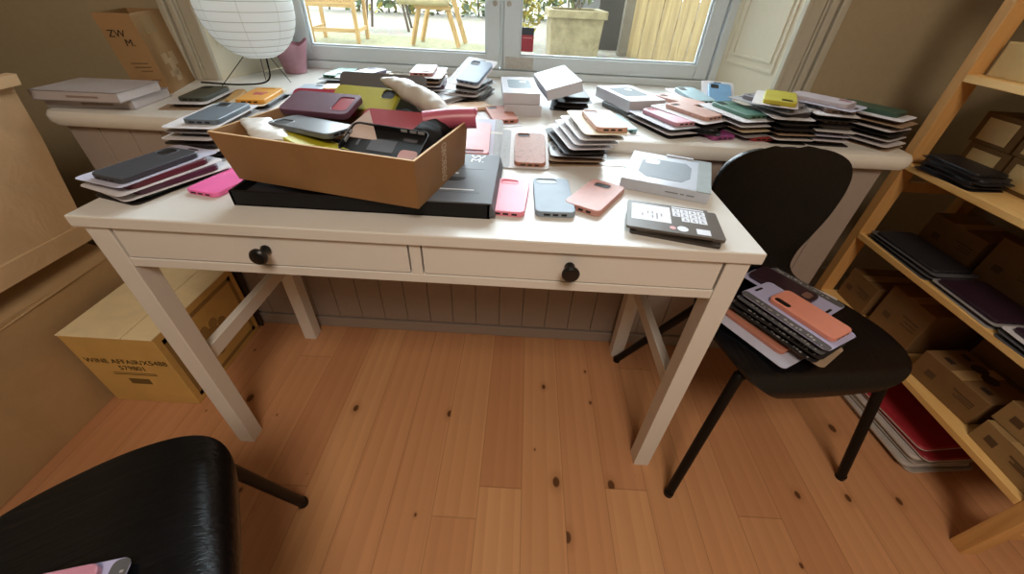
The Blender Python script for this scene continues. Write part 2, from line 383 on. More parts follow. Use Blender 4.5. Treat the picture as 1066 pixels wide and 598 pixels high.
# window
win = empty('window_1', (0, 0, 0)); struct(win, 'white two-leaf casement window over the sill', 'window')
bm = bmesh.new(); box(bm, -0.80, -0.755, 1.195, 1.28, 0.756, 2.2); box(bm, 0.90, 0.945, 1.195, 1.28, 0.756, 2.2)
box(bm, -0.755, 0.90, 1.2, 1.28, 0.756, 0.783); box(bm, -0.755, 0.90, 1.2, 1.28, 2.16, 2.2); box(bm, 0.066, 0.078, 1.225, 1.27, 0.783, 2.16)
obj('frame', bm, PAINT, win, bev=0.003)
def sash(x0, x1, gx0, gx1):
    bm = bmesh.new(); z0, z1, gz0, gz1 = 0.785, 2.158, 0.835, 2.10
    box(bm, x0, gx0, 1.212, 1.255, z0, z1); box(bm, gx1, x1, 1.212, 1.255, z0, z1)
    box(bm, gx0, gx1, 1.212, 1.255, z0, gz0); box(bm, gx0, gx1, 1.212, 1.255, gz1, z1)
    for a, b, c_, d_ in ((gx0, gx0+0.006, gz0, gz1), (gx1-0.006, gx1, gz0, gz1), (gx0, gx1, gz0, gz0+0.006), (gx0, gx1, gz1-0.006, gz1)): box(bm, a, b, 1.224, 1.24, c_, d_)
    s_ = obj('sash', bm, PAINT, win, bev=0.003)
    bxo('pane', (gx0, gx1, 1.232, 1.236, gz0, gz1), GLASS, s_)
    return s_
s1 = sash(-0.752, 0.064, -0.69, 0.012); s2 = sash(0.079, 0.897, 0.143, 0.845)
bm = bmesh.new()
box(bm, 0.088, 0.20, 1.209, 1.2125, 0.79, 0.83)
for xx in (0.1, 0.125, 0.15, 0.175, 0.19):
    for zz in (0.797, 0.82): box(bm, xx-0.003, xx+0.003, 1.2065, 1.21, zz-0.003, zz+0.003)
o = obj('corner_plate', bm, M('#b4b2ab', 0.4, 0.5, 0.15, 120), s2)
for s_, xx in ((s1, 0.045), (s2, 0.098)):
    bm = bmesh.new(); lathe(bm, [(0.009, 0), (0.009, 0.004), (0.005, 0.006)], 14); bmesh.ops.transform(bm, matrix=Matrix.Translation((xx, 1.212, 1.0)) @ Matrix.Rotation(R(90), 4, 'X'), verts=bm.verts[:]); obj('catch', bm, STEEL, s_)
# alarm sticker in the right pane
st = empty('window_sticker', (0.172, 1.230, 0.893)); tag(st, 'small red and dark sticker in the lower left corner of the right pane', 'sticker')
bxo('sticker_top', (-0.024, 0.024, -0.0012, 0.0012, 0.012, 0.036), M('#39434c', 0.5), st)
bxo('sticker_bottom', (-0.024, 0.024, -0.0012, 0.0012, -0.044, 0.012), M('#a8404e', 0.5), st)
bxo('sticker_line', (-0.018, 0.018, -0.0018, 0.0, 0.001, 0.004), M('#d8a0a4', 0.5), st)

# ------------------------------------------------------------------ garden outside
GZ = 0.42
struct(tag(bxo('garden_ground', (-14, 14, 1.34, 30, GZ - 0.1, GZ), ground_mat()), 'pale gravel ground of the garden outside', 'ground'))
struct(bxo('wall_outside', (-6, 6, 1.32, 1.36, -0.2, 0.70), PAINT), 'house wall below the window on the garden side', 'wall')
bm = bmesh.new(); L0 = []; L1 = []
for k in range(48):
    a = 2*PI*k/48; r_ = 1 + 0.05*math.sin(3*a) + 0.03*math.sin(7*a)
    L0.append((-1.9 + 1.75*r_*math.cos(a), 4.4 + 1.15*r_*math.sin(a), GZ - 0.01)); L1.append((-1.9 + 1.72*r_*math.cos(a), 4.4 + 1.12*r_*math.sin(a), GZ + 0.012))
loft(bm, [L0, L1]); tag(obj('lawn_patch', bm, grass_mat()), 'rounded patch of mossy grass in the gravel', 'grass', kind='stuff')
# garden chair (slatted, folding)
gc = empty('garden_chair', (-2.02, 4.75, GZ + 0.0125), R(6)); tag(gc, 'pale wooden slatted garden chair standing on the grass outside', 'chair')
for sx in (-0.25, 0.25):
    bm = bmesh.new(); box(bm, sx-0.02, sx+0.02, -0.24, -0.2, 0, 0.62); obj('leg', bm, TEAKV, gc, bev=0.004)
    bm = bmesh.new(); hexa(bm, [(sx-0.02, 0.2, 0), (sx+0.02, 0.2, 0), (sx+0.02, 0.24, 0), (sx-0.02, 0.24, 0), (sx-0.02, 0.34, 0.95), (sx+0.02, 0.34, 0.95), (sx+0.02, 0.38, 0.95), (sx-0.02, 0.38, 0.95)]); obj('leg', bm, TEAKV, gc, bev=0.004)
    bxo('armrest', (sx-0.03, sx+0.03, -0.27, 0.3, 0.62, 0.645), TEAK, gc, bev=0.005)
    bxo('side_rail', (sx-0.012, sx+0.012, -0.2, 0.22, 0.1, 0.14), TEAK, gc, bev=0.003)
bm = bmesh.new()
for k in range(7): box(bm, -0.23 + k*0.068, -0.18 + k*0.068, -0.24, 0.24, 0.385, 0.405)
obj('seat', bm, TEAK, gc, bev=0.003)
bxo('front_rail', (-0.25, 0.25, -0.235, -0.21, 0.33, 0.385), TEAK, gc, bev=0.003)
bxo('stretcher', (-0.25, 0.25, -0.232, -0.208, 0.1, 0.14), TEAK, gc, bev=0.003)
bm = bmesh.new()
for k in range(6): box(bm, -0.21 + k*0.075, -0.165 + k*0.075, 0.27, 0.29, 0.44, 0.92)
box(bm, -0.25, 0.25, 0.28, 0.31, 0.9, 0.96); box(bm, -0.25, 0.25, 0.262, 0.285, 0.42, 0.46)
obj('backrest', bm, TEAKV, gc)
# trestle with a pale log
tr_ = empty('trestle', (-0.88, 4.7, GZ), R(-4)); tag(tr_, 'wooden A-frame trestle standing in the garden', 'trestle')
for y_ in (-0.08, 0.30):
    for sx in (-1, 1):
        bm = bmesh.new(); tube(bm, [(sx*0.27, y_, 0.02), (sx*0.015, y_, 0.85)], 0.028, 4); obj('leg', bm, TEAKV, tr_)
bxo('top_bar', (-0.03, 0.03, -0.2, 0.42, 0.8, 0.85), TEAK, tr_, bev=0.004)
bxo('cross_bar', (-0.2, 0.2, -0.11, -0.085, 0.36, 0.40), TEAK, tr_, bev=0.003)
bm = bmesh.new(); tube(bm, [(-0.27, 0, 0), (-0.24, 0, 0.0), (0.27, 0.02, 0.0), (0.30, 0.02, 0)], 0.05, 12, [0.035, 0.055, 0.05, 0.03])
o = obj('crossbeam', bm, M('#b9ab86', 0.8, 0.2, 0.15, 9), tr_, smooth=True); o.location = (-0.1, -0.16, 0.45); o['label'] = 'pale rounded beam'
# thin dark garden table legs further back
gt = empty('garden_table', (-1.9, 6.3, GZ), R(10)); tag(gt, 'dark garden table with thin splayed legs behind the slatted chair', 'table')
bm = bmesh.new(); lathe(bm, [(0.45, 0.68), (0.46, 0.69), (0.46, 0.71), (0.45, 0.72)], 28); obj('tabletop', bm, M('#6d5a45', 0.7), gt)
for k in range(4):
    a = R(45 + 90*k); bm = bmesh.new(); tube(bm, [(0.42*math.cos(a), 0.42*math.sin(a), 0), (0.25*math.cos(a), 0.25*math.sin(a), 0.68)], 0.018, 8); obj('leg', bm, M('#5a4a3a', 0.7), gt)
# concrete planter with a shrub
pl = empty('concrete_planter', (0.66, 4.62, GZ), R(3)); tag(pl, 'weathered square concrete planter beside the fence', 'planter')
bm = bmesh.new(); loft(bm, [rr(0.52, 0.5, 0.02, 0), rr(0.56, 0.54, 0.02, 0.36)]); obj('planter_body', bm, concrete(), pl)
bm = bmesh.new(); a0 = rr(0.62, 0.6, 0.03, 0.36); a1 = rr(0.62, 0.6, 0.03, 0.43); b1 = rr(0.5, 0.48, 0.02, 0.43); b0 = rr(0.5, 0.48, 0.02, 0.38); loft(bm, [a0, a1, b1, b0]); obj('rim', bm, concrete(), pl, bev=0.006)
def foliage(name, parent, c, rx, ry, rz_, n, size, mats, seed):
    rnd = random.Random(seed); bm = bmesh.new()
    for i in range(n):
        while True:
            p_ = Vector((rnd.uniform(-1, 1), rnd.uniform(-1, 1), rnd.uniform(-1, 1)))
            if p_.length < 1: break
        q = Vector((c[0] + p_.x*rx, c[1] + p_.y*ry, c[2] + p_.z*rz_)); s = size*rnd.uniform(0.6, 1.3)
        m_ = Matrix.Translation(q) @ Matrix.Rotation(rnd.uniform(0, 6.28), 4, 'Z') @ Matrix.Rotation(rnd.uniform(-1.1, 1.1), 4, 'X') @ Matrix.Rotation(rnd.uniform(-0.8, 0.8), 4, 'Y')
        v = [bm.verts.new(m_ @ Vector(t)) for t in ((0, -s, 0), (s*0.45, -s*0.2, s*0.08), (s*0.4, s*0.45, s*0.06), (0, s, 0), (-s*0.4, s*0.45, s*0.06), (-s*0.45, -s*0.2, s*0.08))]
        f1 = bm.faces.new((v[0], v[1], v[2], v[3])); f2 = bm.faces.new((v[0], v[3], v[4], v[5])); mi = rnd.randrange(len(mats)); f1.material_index = f2.material_index = mi
    return obj(name, bm, mats, parent)
YL = [M('#a8962c', 0.6, 0.3), M('#b8a640', 0.6, 0.3), M('#84882f', 0.6, 0.3)]
GL = [M('#5f7044', 0.6, 0.3), M('#788556', 0.6, 0.3), M('#4c5d38', 0.6, 0.3)]
sh = empty('yellow_shrub', (0.02, 5.35, GZ)); tag(sh, 'yellow-leaved shrub to the left of the concrete planter', 'shrub')
foliage('foliage', sh, (0, 0, 0.42), 0.34, 0.3, 0.48, 420, 0.05, YL, 1)
bm = bmesh.new()
for k in range(5): tube(bm, [(0.04*math.cos(k), 0.04*math.sin(k), 0), (0.16*math.cos(k*1.3), 0.14*math.sin(k*1.3), 0.7)], 0.009, 6)
obj('stem', bm, M('#6b5a3c', 0.8), sh)
sh = empty('potted_shrub', (0.68, 4.62, GZ + 0.432)); tag(sh, 'green and yellow plant growing out of the concrete planter', 'plant')
foliage('foliage', sh, (-0.05, 0, 0.22), 0.32, 0.2, 0.21, 260, 0.045, GL + YL[:1], 2)
bm = bmesh.new()
for k in range(5): tube(bm, [(0.03*math.cos(k), 0.03*math.sin(k), 0), (0.2*math.cos(k*1.3), 0.12*math.sin(k*1.3), 0.35)], 0.007, 6)
obj('stem', bm, M('#6b5a3c', 0.8), sh)
sh = empty('garden_hedge', (-1.2, 9.5, GZ)); tag(sh, 'dry green planting along the far side of the gravel', 'hedge')
foliage('foliage', sh, (0, 0, 0.6), 4.8, 0.5, 0.8, 1500, 0.12, GL + YL, 3)
bm = bmesh.new()
for k in range(14): tube(bm, [(-4.2 + k*0.64, 0, 0), (-4.1 + k*0.62, 0.1, 0.9)], 0.02, 6)
obj('stem', bm, M('#6b5a3c', 0.8), sh)
# board fence
fe = empty('board_fence', (0, 0, GZ)); tag(fe, 'pale vertical board fence on the right side of the garden', 'fence')
bm = bmesh.new(); A = Vector((1.30, 4.75)); B = Vector((3.5, 2.9)); d = B - A; Ln = d.length; ang = math.atan2(d.y, d.x); q = 0.0; k = 0; rnd = random.Random(4)
while q < Ln:
    wd = 0.085 if q < 0.9 else 0.06
    m_ = Matrix.Translation((A.x, A.y, 0)) @ Matrix.Rotation(ang, 4, 'Z')
    off = 0.012*(k % 2); box(bm, q, q + wd, -0.01 - off, 0.012 - off, -0.05, 1.7 + rnd.uniform(-0.02, 0.02), m_); q += wd + 0.006; k += 1
obj('boards', bm, FENCEM, fe)
bm = bmesh.new()
for z_ in (0.3, 1.3): box(bm, 0, Ln, 0.014, 0.05, z_, z_ + 0.09, Matrix.Translation((A.x, A.y, 0)) @ Matrix.Rotation(ang, 4, 'Z'))
obj('rail', bm, FENCEM, fe)
bxo('post', (1.22, 1.34, 4.72, 4.84, 0, 1.8), M('#6f6450', 0.8), fe, bev=0.005)
struct(bxo('garden_shade_block', (1.0, 1.55, 5.2, 8.4, 0.3, 2.4), plaster('painted_garden_shade', '#45413a', 0.1)), 'dark upright block standing for the shadowed zone behind the end of the board fence', 'wall')  # dark block put in for the shadowed zone beyond the fence end

# ------------------------------------------------------------------ desk
DH = 0.7254
dk = empty('writing_desk', (0, 0.235, 0)); tag(dk, 'white painted two-drawer desk standing in front of the window sill', 'desk')
def dpart(name, b, mat=WHITE, bev=0.0015, parent=None):
    bm = bmesh.new(); box(bm, b[0], b[1], b[2]-0.235, b[3]-0.235, b[4], b[5]); return obj(name, bm, mat, parent or dk, bev=bev)
dpart('tabletop', (-0.6, 0.6, 0.0, 0.366, DH-0.0226, DH), bev=0.0025)
dpart('rear_strip', (-0.6, 0.6, 0.3685, 0.464, DH-0.0226, DH), bev=0.0025)
LW = 0.042; LX = 0.5853; zt = DH - 0.0226
for sx in (-1, 1):
    a, b = sorted((sx*LX, sx*(LX-LW)))
    dpart('leg', (a, b, 0.006, 0.048, 0, zt)); dpart('leg', (a, b, 0.414, 0.456, 0, zt))
    a, b = sorted((sx*(LX-0.012), sx*(LX-0.034)))
    dpart('side_panel', (a, b, 0.048, 0.414, 0.617, zt)); dpart('side_stretcher', (a, b, 0.048, 0.414, 0.305, 0.345))
IX = LX - LW
dpart('front_rail', (-IX, IX, 0.008, 0.040, 0.617, 0.6362)); dpart('drawer_divider', (-0.0135, 0.0070, 0.008, 0.040, 0.6362, zt))
dpart('back_panel', (-IX, IX, 0.420, 0.438, 0.60, zt))
for x0, x1, kx in ((-0.5395, -0.0165, -0.272), (0.0100, 0.5395, 0.273)):
    dr = dpart('drawer', (x0, x1, 0.0085, 0.026, 0.6386, zt - 0.0016), bev=0.001)
    bm = bmesh.new(); box(bm, x0+0.01, x1-0.01, 0.026-0.235, 0.40-0.235, 0.64, 0.69); obj('drawer_box', bm, WHITE, dr)
    bm = bmesh.new(); lathe(bm, [(0.0085, 0), (0.0095, 0.003), (0.0075, 0.008), (0.0065, 0.016), (0.012, 0.019), (0.0155, 0.023), (0.0158, 0.027), (0.013, 0.031), (0.006, 0.0325)], 20)
    bmesh.ops.transform(bm, matrix=Matrix.Translation((kx, 0.0075-0.235, 0.674)) @ Matrix.Rotation(R(90), 4, 'X'), verts=bm.verts[:])
    o = obj('knob', bm, KNOB, dr, smooth=True); o['label'] = 'black round knob'

# ------------------------------------------------------------------ chairs
def make_chair(loc, rz, label):
    t = empty('plywood_chair', loc, rz); tag(t, label, 'chair')
    # profile (y, z, half width, sideways curl)
    K = [(-0.179, 0.388, 0.120, 0), (-0.179, 0.406, 0.155, 0), (-0.170, 0.424, 0.182, 0), (-0.150, 0.437, 0.198, 0), (-0.115, 0.444, 0.208, 0), (-0.06, 0.444, 0.213, 0), (0.0, 0.438, 0.212, 0), (0.07, 0.434, 0.198, 0),
         (0.12, 0.436, 0.170, 0), (0.155, 0.447, 0.138, 0), (0.178, 0.475, 0.120, 0), (0.19, 0.52, 0.125, 0.004), (0.2, 0.565, 0.143, 0.012), (0.208, 0.62, 0.163, 0.018), (0.216, 0.675, 0.176, 0.02), (0.222, 0.72, 0.176, 0.02), (0.226, 0.753, 0.160, 0.018), (0.228, 0.773, 0.128, 0.012), (0.229, 0.782, 0.088, 0.006), (0.229, 0.785, 0.042, 0.0)]
    P = [Vector((w_, y, z)) for y, z, w_, c in K]; curl = [c for *_, c in K]
    pts = bez(P, 3); cur = []
    for i in range(len(pts)):
        f = i/3; j = min(int(f), len(curl)-2); cur.append(curl[j] + (curl[j+1]-curl[j])*(f-j))
    bm = bmesh.new(); N = 16; rows = []
    for p_, c_ in zip(pts, cur):
        row = []
        for i in range(N+1):
            s = -1 + 2*i/N; s = math.sin(s*PI/2); x = p_.x*s
            dip = -0.006*(1-s*s) if p_.z < 0.46 and p_.y > -0.19 else 0.0
            row.append(bm.verts.new((x, p_.y - c_*(s*s), p_.z + dip)))
        rows.append(row)
    for a, b in zip(rows, rows[1:]):
        for i in range(N): bm.faces.new((a[i], a[i+1], b[i+1], b[i]))
    sh_ = obj('seat_shell', bm, PLY, t, smooth=True, angle=80)
    m_ = sh_.modifiers.new('thickness', 'SOLIDIFY'); m_.thickness = 0.011; m_.offset = 0.0
    b_ = sh_.modifiers.new('edge', 'BEVEL'); b_.width = 0.003; b_.segments = 2; b_.limit_method = 'ANGLE'; b_.angle_limit = R(50)
    for sx in (-1, 1):
        bm = bmesh.new(); tube(bm, bez([(sx*0.09, -0.125, 0.419), (sx*0.150, -0.132, 0.417), (sx*0.183, -0.134, 0.408), (sx*0.194, -0.139, 0.375), (sx*0.255, -0.198, 0.012)], 6), 0.0118, 10); l_ = obj('leg', bm, BLACKM, t, smooth=True, angle=70)
        bm = bmesh.new(); lathe(bm, [(0.0124, 0), (0.0124, 0.014), (0.0118, 0.016)], 12, (sx*0.256, -0.199, 0)); obj('foot', bm, BLACKM, l_)
        bm = bmesh.new(); tube(bm, bez([(sx*0.08, 0.06, 0.412), (sx*0.115, 0.09, 0.412), (sx*0.14, 0.115, 0.402), (sx*0.15, 0.125, 0.375), (sx*0.247, 0.268, 0.012)], 6), 0.0118, 10); l_ = obj('leg', bm, BLACKM, t, smooth=True, angle=70)
        bm = bmesh.new(); lathe(bm, [(0.0124, 0), (0.0124, 0.014), (0.0118, 0.016)], 12, (sx*0.248, 0.269, 0)); obj('foot', bm, BLACKM, l_)
    bm = bmesh.new(); box(bm, -0.1, 0.1, -0.13, 0.07, 0.411, 0.425); obj('under_frame', bm, BLACKM, t, bev=0.004)
    return t
make_chair((0.846, 0.165, 0), R(8.4), 'black plywood chair with tube legs at the right end of the desk')
make_chair((-0.362, -0.472, 0), R(122.2), 'black plywood chair pulled out in front of the desk, cut by the picture edge')

# ------------------------------------------------------------------ cartons at the left
def lumpy(bm, amp, seed, cuts=5):
    bmesh.ops.subdivide_edges(bm, edges=bm.edges[:], cuts=cuts, use_grid_fill=True)
    from mathutils import noise as nz
    for v in bm.verts:
        q = Vector(nz.noise_vector(v.co*3.1 + Vector((seed, 0, 0)))) * amp + Vector(nz.noise_vector(v.co*8 + Vector((0, seed, 0)))) * amp*0.35
        v.co += q
lo = empty('large_carton', (-1.35, 0.0, 0)); tag(lo, 'large brown carton on the floor left of the wine carton', 'carton')
bm = bmesh.new(); hexa(bm, [(-0.3, -0.62, 0), (0.297, -0.62, 0), (0.297, 0.42, 0), (-0.3, 0.42, 0), (-0.3, -0.62, 0.37), (0.28, -0.62, 0.355), (0.285, 0.40, 0.365), (-0.3, 0.42, 0.37)])
lumpy(bm, 0.007, 1); 
for v in bm.verts: v.co.z = max(v.co.z, 0.001); v.co.x = min(v.co.x, 0.2985)
obj('carton_body', bm, KRAFT2, lo, smooth=True, angle=45)
bm = bmesh.new(); hexa(bm, [(-0.3, -0.62, 0.36), (0.283, -0.62, 0.35), (0.287, 0.40, 0.36), (-0.3, 0.42, 0.36), (-0.3, -0.62, 0.43), (0.20, -0.62, 0.425), (0.22, 0.36, 0.425), (-0.3, 0.36, 0.43)])
lumpy(bm, 0.008, 5); o = obj('crumpled_top', bm, KRAFT2, lo, smooth=True, angle=45)
up_ = empty('upright_carton', (-1.4, 0.0, 0.43)); tag(up_, 'tall creased brown carton standing on top of the large carton', 'carton')
bm = bmesh.new(); hexa(bm, [(-0.28, -0.55, 0), (0.345, -0.55, 0), (0.345, 0.358, 0), (-0.28, 0.335, 0), (-0.28, -0.5, 0.40), (0.335, -0.5, 0.40), (0.335, 0.432, 0.405), (-0.28, 0.44, 0.405)])
lumpy(bm, 0.011, 9, 9)
for v in bm.verts: v.co.z = max(v.co.z, 0.006)
obj('carton_body', bm, KRAFT, up_, smooth=True, angle=45)
bm = bmesh.new(); hexa(bm, [(0.325, -0.5, 0.0), (0.352, -0.5, 0.0), (0.352, 0.352, 0.0), (0.325, 0.352, 0.0), (0.325, -0.5, 0.055), (0.353, -0.5, 0.055), (0.353, 0.364, 0.055), (0.325, 0.364, 0.055)]); lumpy(bm, 0.0025, 3)
for v in bm.verts: v.co.z = max(v.co.z, 0.006)
obj('bottom_band', bm, KRAFT, up_, smooth=True, angle=45)
bm = bmesh.new(); hexa(bm, [(0.29, -0.45, 0.39), (0.338, -0.45, 0.39), (0.338, 0.43, 0.395), (0.29, 0.43, 0.395), (0.10, -0.4, 0.53), (0.125, -0.4, 0.535), (0.215, 0.39, 0.50), (0.19, 0.39, 0.50)]); lumpy(bm, 0.017, 13, 8); obj('folded_flap', bm, KRAFT, up_, smooth=True, angle=45)
bm = bmesh.new(); hexa(bm, [(0.325, -0.45, 0.385), (0.35, -0.45, 0.385), (0.352, 0.44, 0.39), (0.325, 0.44, 0.39), (0.32, -0.45, 0.412), (0.34, -0.45, 0.412), (0.345, 0.45, 0.412), (0.32, 0.45, 0.412)]); lumpy(bm, 0.011, 17, 8); obj('torn_edge', bm, KRAFT, up_, smooth=True, angle=45)

# wine carton under the desk
wx0, wx1, wy0, wy1, wh = -1.033, -0.776, 0.117, 0.455, 0.281
wc = empty('wine_carton', ((wx0+wx1)/2, (wy0+wy1)/2, 0)); tag(wc, 'yellow-brown wine carton with printed text on the floor under the desk', 'carton')
hx, hy = (wx1-wx0)/2, (wy1-wy0)/2
bxo('carton_body', (-hx, hx, -hy, hy, 0, wh), WINEK, wc, bev=0.003)
bm = bmesh.new(); box(bm, -hx-0.001, 0.045, -hy-0.002, hy, wh, wh+0.004); box(bm, 0.048, hx+0.001, -hy-0.002, hy, wh, wh+0.004); obj('lid_flap', bm, WINET, wc, bev=0.001)
text('printed_text', 'WINE AFFAIR/X5488', 0.026, INK, wc, (0.004, -hy-0.0004, 0.186), (R(90), 0, 0))
text('printed_text', '579801', 0.026, INK, wc, (0.008, -hy-0.0004, 0.159), (R(90), 0, 0))
bm = bmesh.new(); box(bm, -0.03, 0.03, -hy-0.0008, -hy+0.001, 0.090, 0.113); box(bm, -0.06, 0.065, -hy-0.0008, -hy+0.001, 0.130, 0.133); box(bm, -0.06, 0.065, -hy-0.0008, -hy+0.001, 0.137, 0.139); obj('printed_panel', bm, M('#6a5325', 0.8), wc)
bm = bmesh.new()
for y0, y1, z0, z1 in ((-hy+0.02, -hy+0.034, 0.02, 0.26), (hy-0.034, hy-0.02, 0.02, 0.26), (-hy+0.02, hy-0.02, 0.02, 0.034), (-hy+0.02, hy-0.02, 0.246, 0.26)): box(bm, hx-0.001, hx+0.0008, y0, y1, z0, z1)
obj('printed_border', bm, M('#937440', 0.8), wc)
bm = bmesh.new(); lathe(bm, [(0.0, 0), (0.045, 0.0), (0.045, 0.0008), (0.0, 0.0008)], 7); 
for k in range(9):
    a = 2*PI*k/9; lathe(bm, [(0.001, 0), (0.018, 0), (0.018, 0.0009), (0.001, 0.0009)], 8, (0.05*math.cos(a), 0.06*math.sin(a), 0))
bmesh.ops.transform(bm, matrix=Matrix.Translation((hx, -0.01, 0.13)) @ Matrix.Rotation(R(90), 4, 'Y'), verts=bm.verts[:]); obj('printed_crest', bm, M('#9a7b44', 0.8), wc)
pf = empty('dark_board', (-0.80, 0.474, 0)); tag(pf, 'thin dark board leaning on the wall behind the wine carton', 'board'); bm = bmesh.new(); hexa(bm, [(-0.14, -0.008, 0), (0.03, -0.008, 0), (0.03, -0.001, 0), (-0.14, -0.001, 0), (-0.14, 0.004, 0.30), (0.03, 0.004, 0.30), (0.03, 0.011, 0.30), (-0.14, 0.011, 0.30)]); obj('board', bm, M('#3b2c20', 0.7), pf)

# ------------------------------------------------------------------ phone cases and packages
_mesh = {}
def mesh_of(key, fn, smooth=True, angle=19):
    if key not in _mesh:
        bm = bmesh.new(); fn(bm); bmesh.ops.recalc_face_normals(bm, faces=bm.faces[:]); me = bpy.data.meshes.new(key[0]); bm.to_mesh(me); bm.free()
        me.materials.append(WHITE)
        if smooth:
            for p_ in me.polygons: p_.use_smooth = True
            me.set_sharp_from_angle(angle=R(angle))
        _mesh[key] = me
    return _mesh[key]
def inst(name, key, fn, mat, parent, loc=(0, 0, 0), rz=0.0, **kw):
    o = bpy.data.objects.new(name, mesh_of(key, fn, **kw)); C.objects.link(o); o.parent = parent; o.location = loc; o.rotation_euler = (0, 0, rz)
    s_ = o.material_slots[0]; s_.link = 'OBJECT'; s_.material = mat
    return o
def case_bm(bm, w_, l_, t_, cut):
    r = 0.0125
    prof = [(0.0012, 0), (0.0, 0.0012), (0.0, t_-0.0018), (0.0004, t_-0.0008), (0.0014, t_)]
    loops = [rr(w_-2*i, l_-2*i, r-i*0.6, z, 6) for i, z in prof]
    rs = [[bm.verts.new(p_) for p_ in L] for L in loops]; n = len(rs[0])
    for a, b in zip(rs, rs[1:]):
        for i in range(n): bm.faces.new((a[i], a[(i+1) % n], b[(i+1) % n], b[i]))
    bm.faces.new(rs[0][::-1])
    if not cut: bm.faces.new(rs[-1]); return
    cx, cy, cw, cl = cut; cr = min(0.0075, cw/2.2, cl/2.2)
    # camera opening: a raised lip, then a wall going down to a floor inside the case
    seq = [(0.0035, t_), (0.0026, t_+0.0005), (0.0012, t_+0.0005), (0.0, t_-0.0002), (0.0, t_-0.0022)]
    hs = [[bm.verts.new(p_) for p_ in rr(cw+2*i, cl+2*i, cr+i, z, 4, cx, cy)] for i, z in seq]; k = len(hs[0])
    for a, b in zip(hs, hs[1:]):
        for i in range(k): bm.faces.new((a[i], b[i], b[(i+1) % k], a[(i+1) % k]))
    e = []
    for L in (rs[-1], hs[0]):
        for i in range(len(L)):
            ed = bm.edges.get((L[i], L[(i+1) % len(L)])); e.append(ed)
    bmesh.ops.triangle_fill(bm, use_beauty=True, use_dissolve=False, edges=e)
SQ = (-0.0165, 0.051, 0.027, 0.029)      # square camera opening
SLOT = (-0.012, 0.062, 0.036, 0.013)     # wide flat camera opening
PILL = (-0.022, 0.048, 0.016, 0.036)     # upright narrow opening
DARK = M('#17120f', 0.5, 0.3)
def add_case(parent, mat, w_=0.074, l_=0.150, t_=0.0105, cut=SQ, hole=None, loc=(0, 0, 0), rz=0.0, ports=True, name='phone_case', top=None):
    o = inst(name, ('phone_case', w_, l_, t_, cut), lambda bm: case_bm(bm, w_, l_, t_, cut), mat, parent, loc, rz)
    if cut:
        cx, cy, cw, cl = cut
        h = inst('camera_opening', ('camera_opening', w_, l_, t_, cut), lambda bm: loft(bm, [rr(cw-0.0002, cl-0.0002, min(0.007, cl/2.3), t_-0.005, 4, cx, cy), rr(cw-0.0002, cl-0.0002, min(0.007, cl/2.3), t_-0.0012, 4, cx, cy)]), hole or DARK, o)
        h['label'] = 'camera opening'
    if ports:
        def pb(bm):
            for a, b in ((-0.022, -0.010), (-0.005, 0.005), (0.011, 0.021)): box(bm, a, b, -l_/2-0.0003, -l_/2+0.002, t_*0.30, t_*0.66)
        inst('port_opening', ('port_opening', l_, t_), pb, DARK, o, smooth=False)
    return o
def case_thing(label, mat, loc, rz, rx=0.0, ry=0.0, group=None, cat='phone case', **kw):
    o = add_case(None, mat, **kw); o.location = loc; o.rotation_euler = (rx, ry, rz); tag(o, label, cat, group); return o
CARDW = M('#d6d3d6', 0.45, 0.4, 0.03); CARDL = M('#bcbccf', 0.45, 0.4, 0.03); CARDG = M('#5b5b5f', 0.5, 0.4, 0.05); CARDD = M('#2e2a2a', 0.5, 0.4, 0.08); CARDC = M('#cdbb9f', 0.5, 0.3, 0.04); CARDB = M('#a78f78', 0.5, 0.3, 0.06); CARDS = M('#9b9a9c', 0.45, 0.4, 0.05)
PRINTG = M('#4b4a4c', 0.6, 0.3); PRINTW = M('#a9a8a6', 0.6, 0.3)
def add_card(parent, mat, w_=0.108, l_=0.197, r=0.012, strip=None, hang=True, name='backing_card'):
    def cb(bm):
        loft(bm, [rr(w_, l_, r, 0, 5), rr(w_, l_, r, 0.0011, 5)])
    o = inst(name, ('backing_card', w_, l_, r), cb, mat, parent, smooth=False)
    if hang: 
        inst('hang_hole', ('hang_hole', w_, l_), lambda bm: loft(bm, [rr(0.026, 0.006, 0.003, 0.0009, 3, 0, l_/2-0.011), rr(0.026, 0.006, 0.003, 0.0013, 3, 0, l_/2-0.011)]), DARK, o, smooth=False)
    if strip:
        sw = 0.021
        s_ = inst('printed_strip', ('printed_strip', w_, l_), lambda bm: loft(bm, [rr(sw, l_-0.002, 0.008, 0.0010, 4, -w_/2+sw/2+0.0006, 0), rr(sw, l_-0.002, 0.008, 0.0014, 4, -w_/2+sw/2+0.0006, 0)]), strip, o, smooth=False)
        def marks(bm):
            rnd = random.Random(3); y = -l_/2 + 0.015
            while y < l_/2 - 0.03:
                h_ = rnd.choice((0.003, 0.005, 0.008)); x0 = -w_/2 + rnd.choice((0.005, 0.008)); box(bm, x0, x0 + rnd.choice((0.003, 0.004, 0.006)), y, y + h_, 0.0013, 0.0016); y += h_ + rnd.choice((0.003, 0.006, 0.012))
        inst('strip_print', ('strip_print', w_, l_), marks, PRINTW if strip is not CARDW else PRINTG, s_, smooth=False)
    return o
PITCH = 0.0122
def package(label, loc, rz, card, casemat, rx=0.0, ry=0.0, strip=None, group=None, w_=0.108, l_=0.197, off=(0.012, 0.0), crz=0.0, hang=True, cat='phone case package', cw=0.074, cl=0.150, ct=0.0105, **kw):
    t = empty('phone_case_package', loc, rz, rx, ry); tag(t, label, cat, group)
    add_card(t, card, w_, l_, strip=strip, hang=hang)
    if casemat: add_case(t, casemat, loc=(off[0], off[1], 0.0012), rz=crz, w_=cw, l_=cl, t_=ct, **kw)
    return t
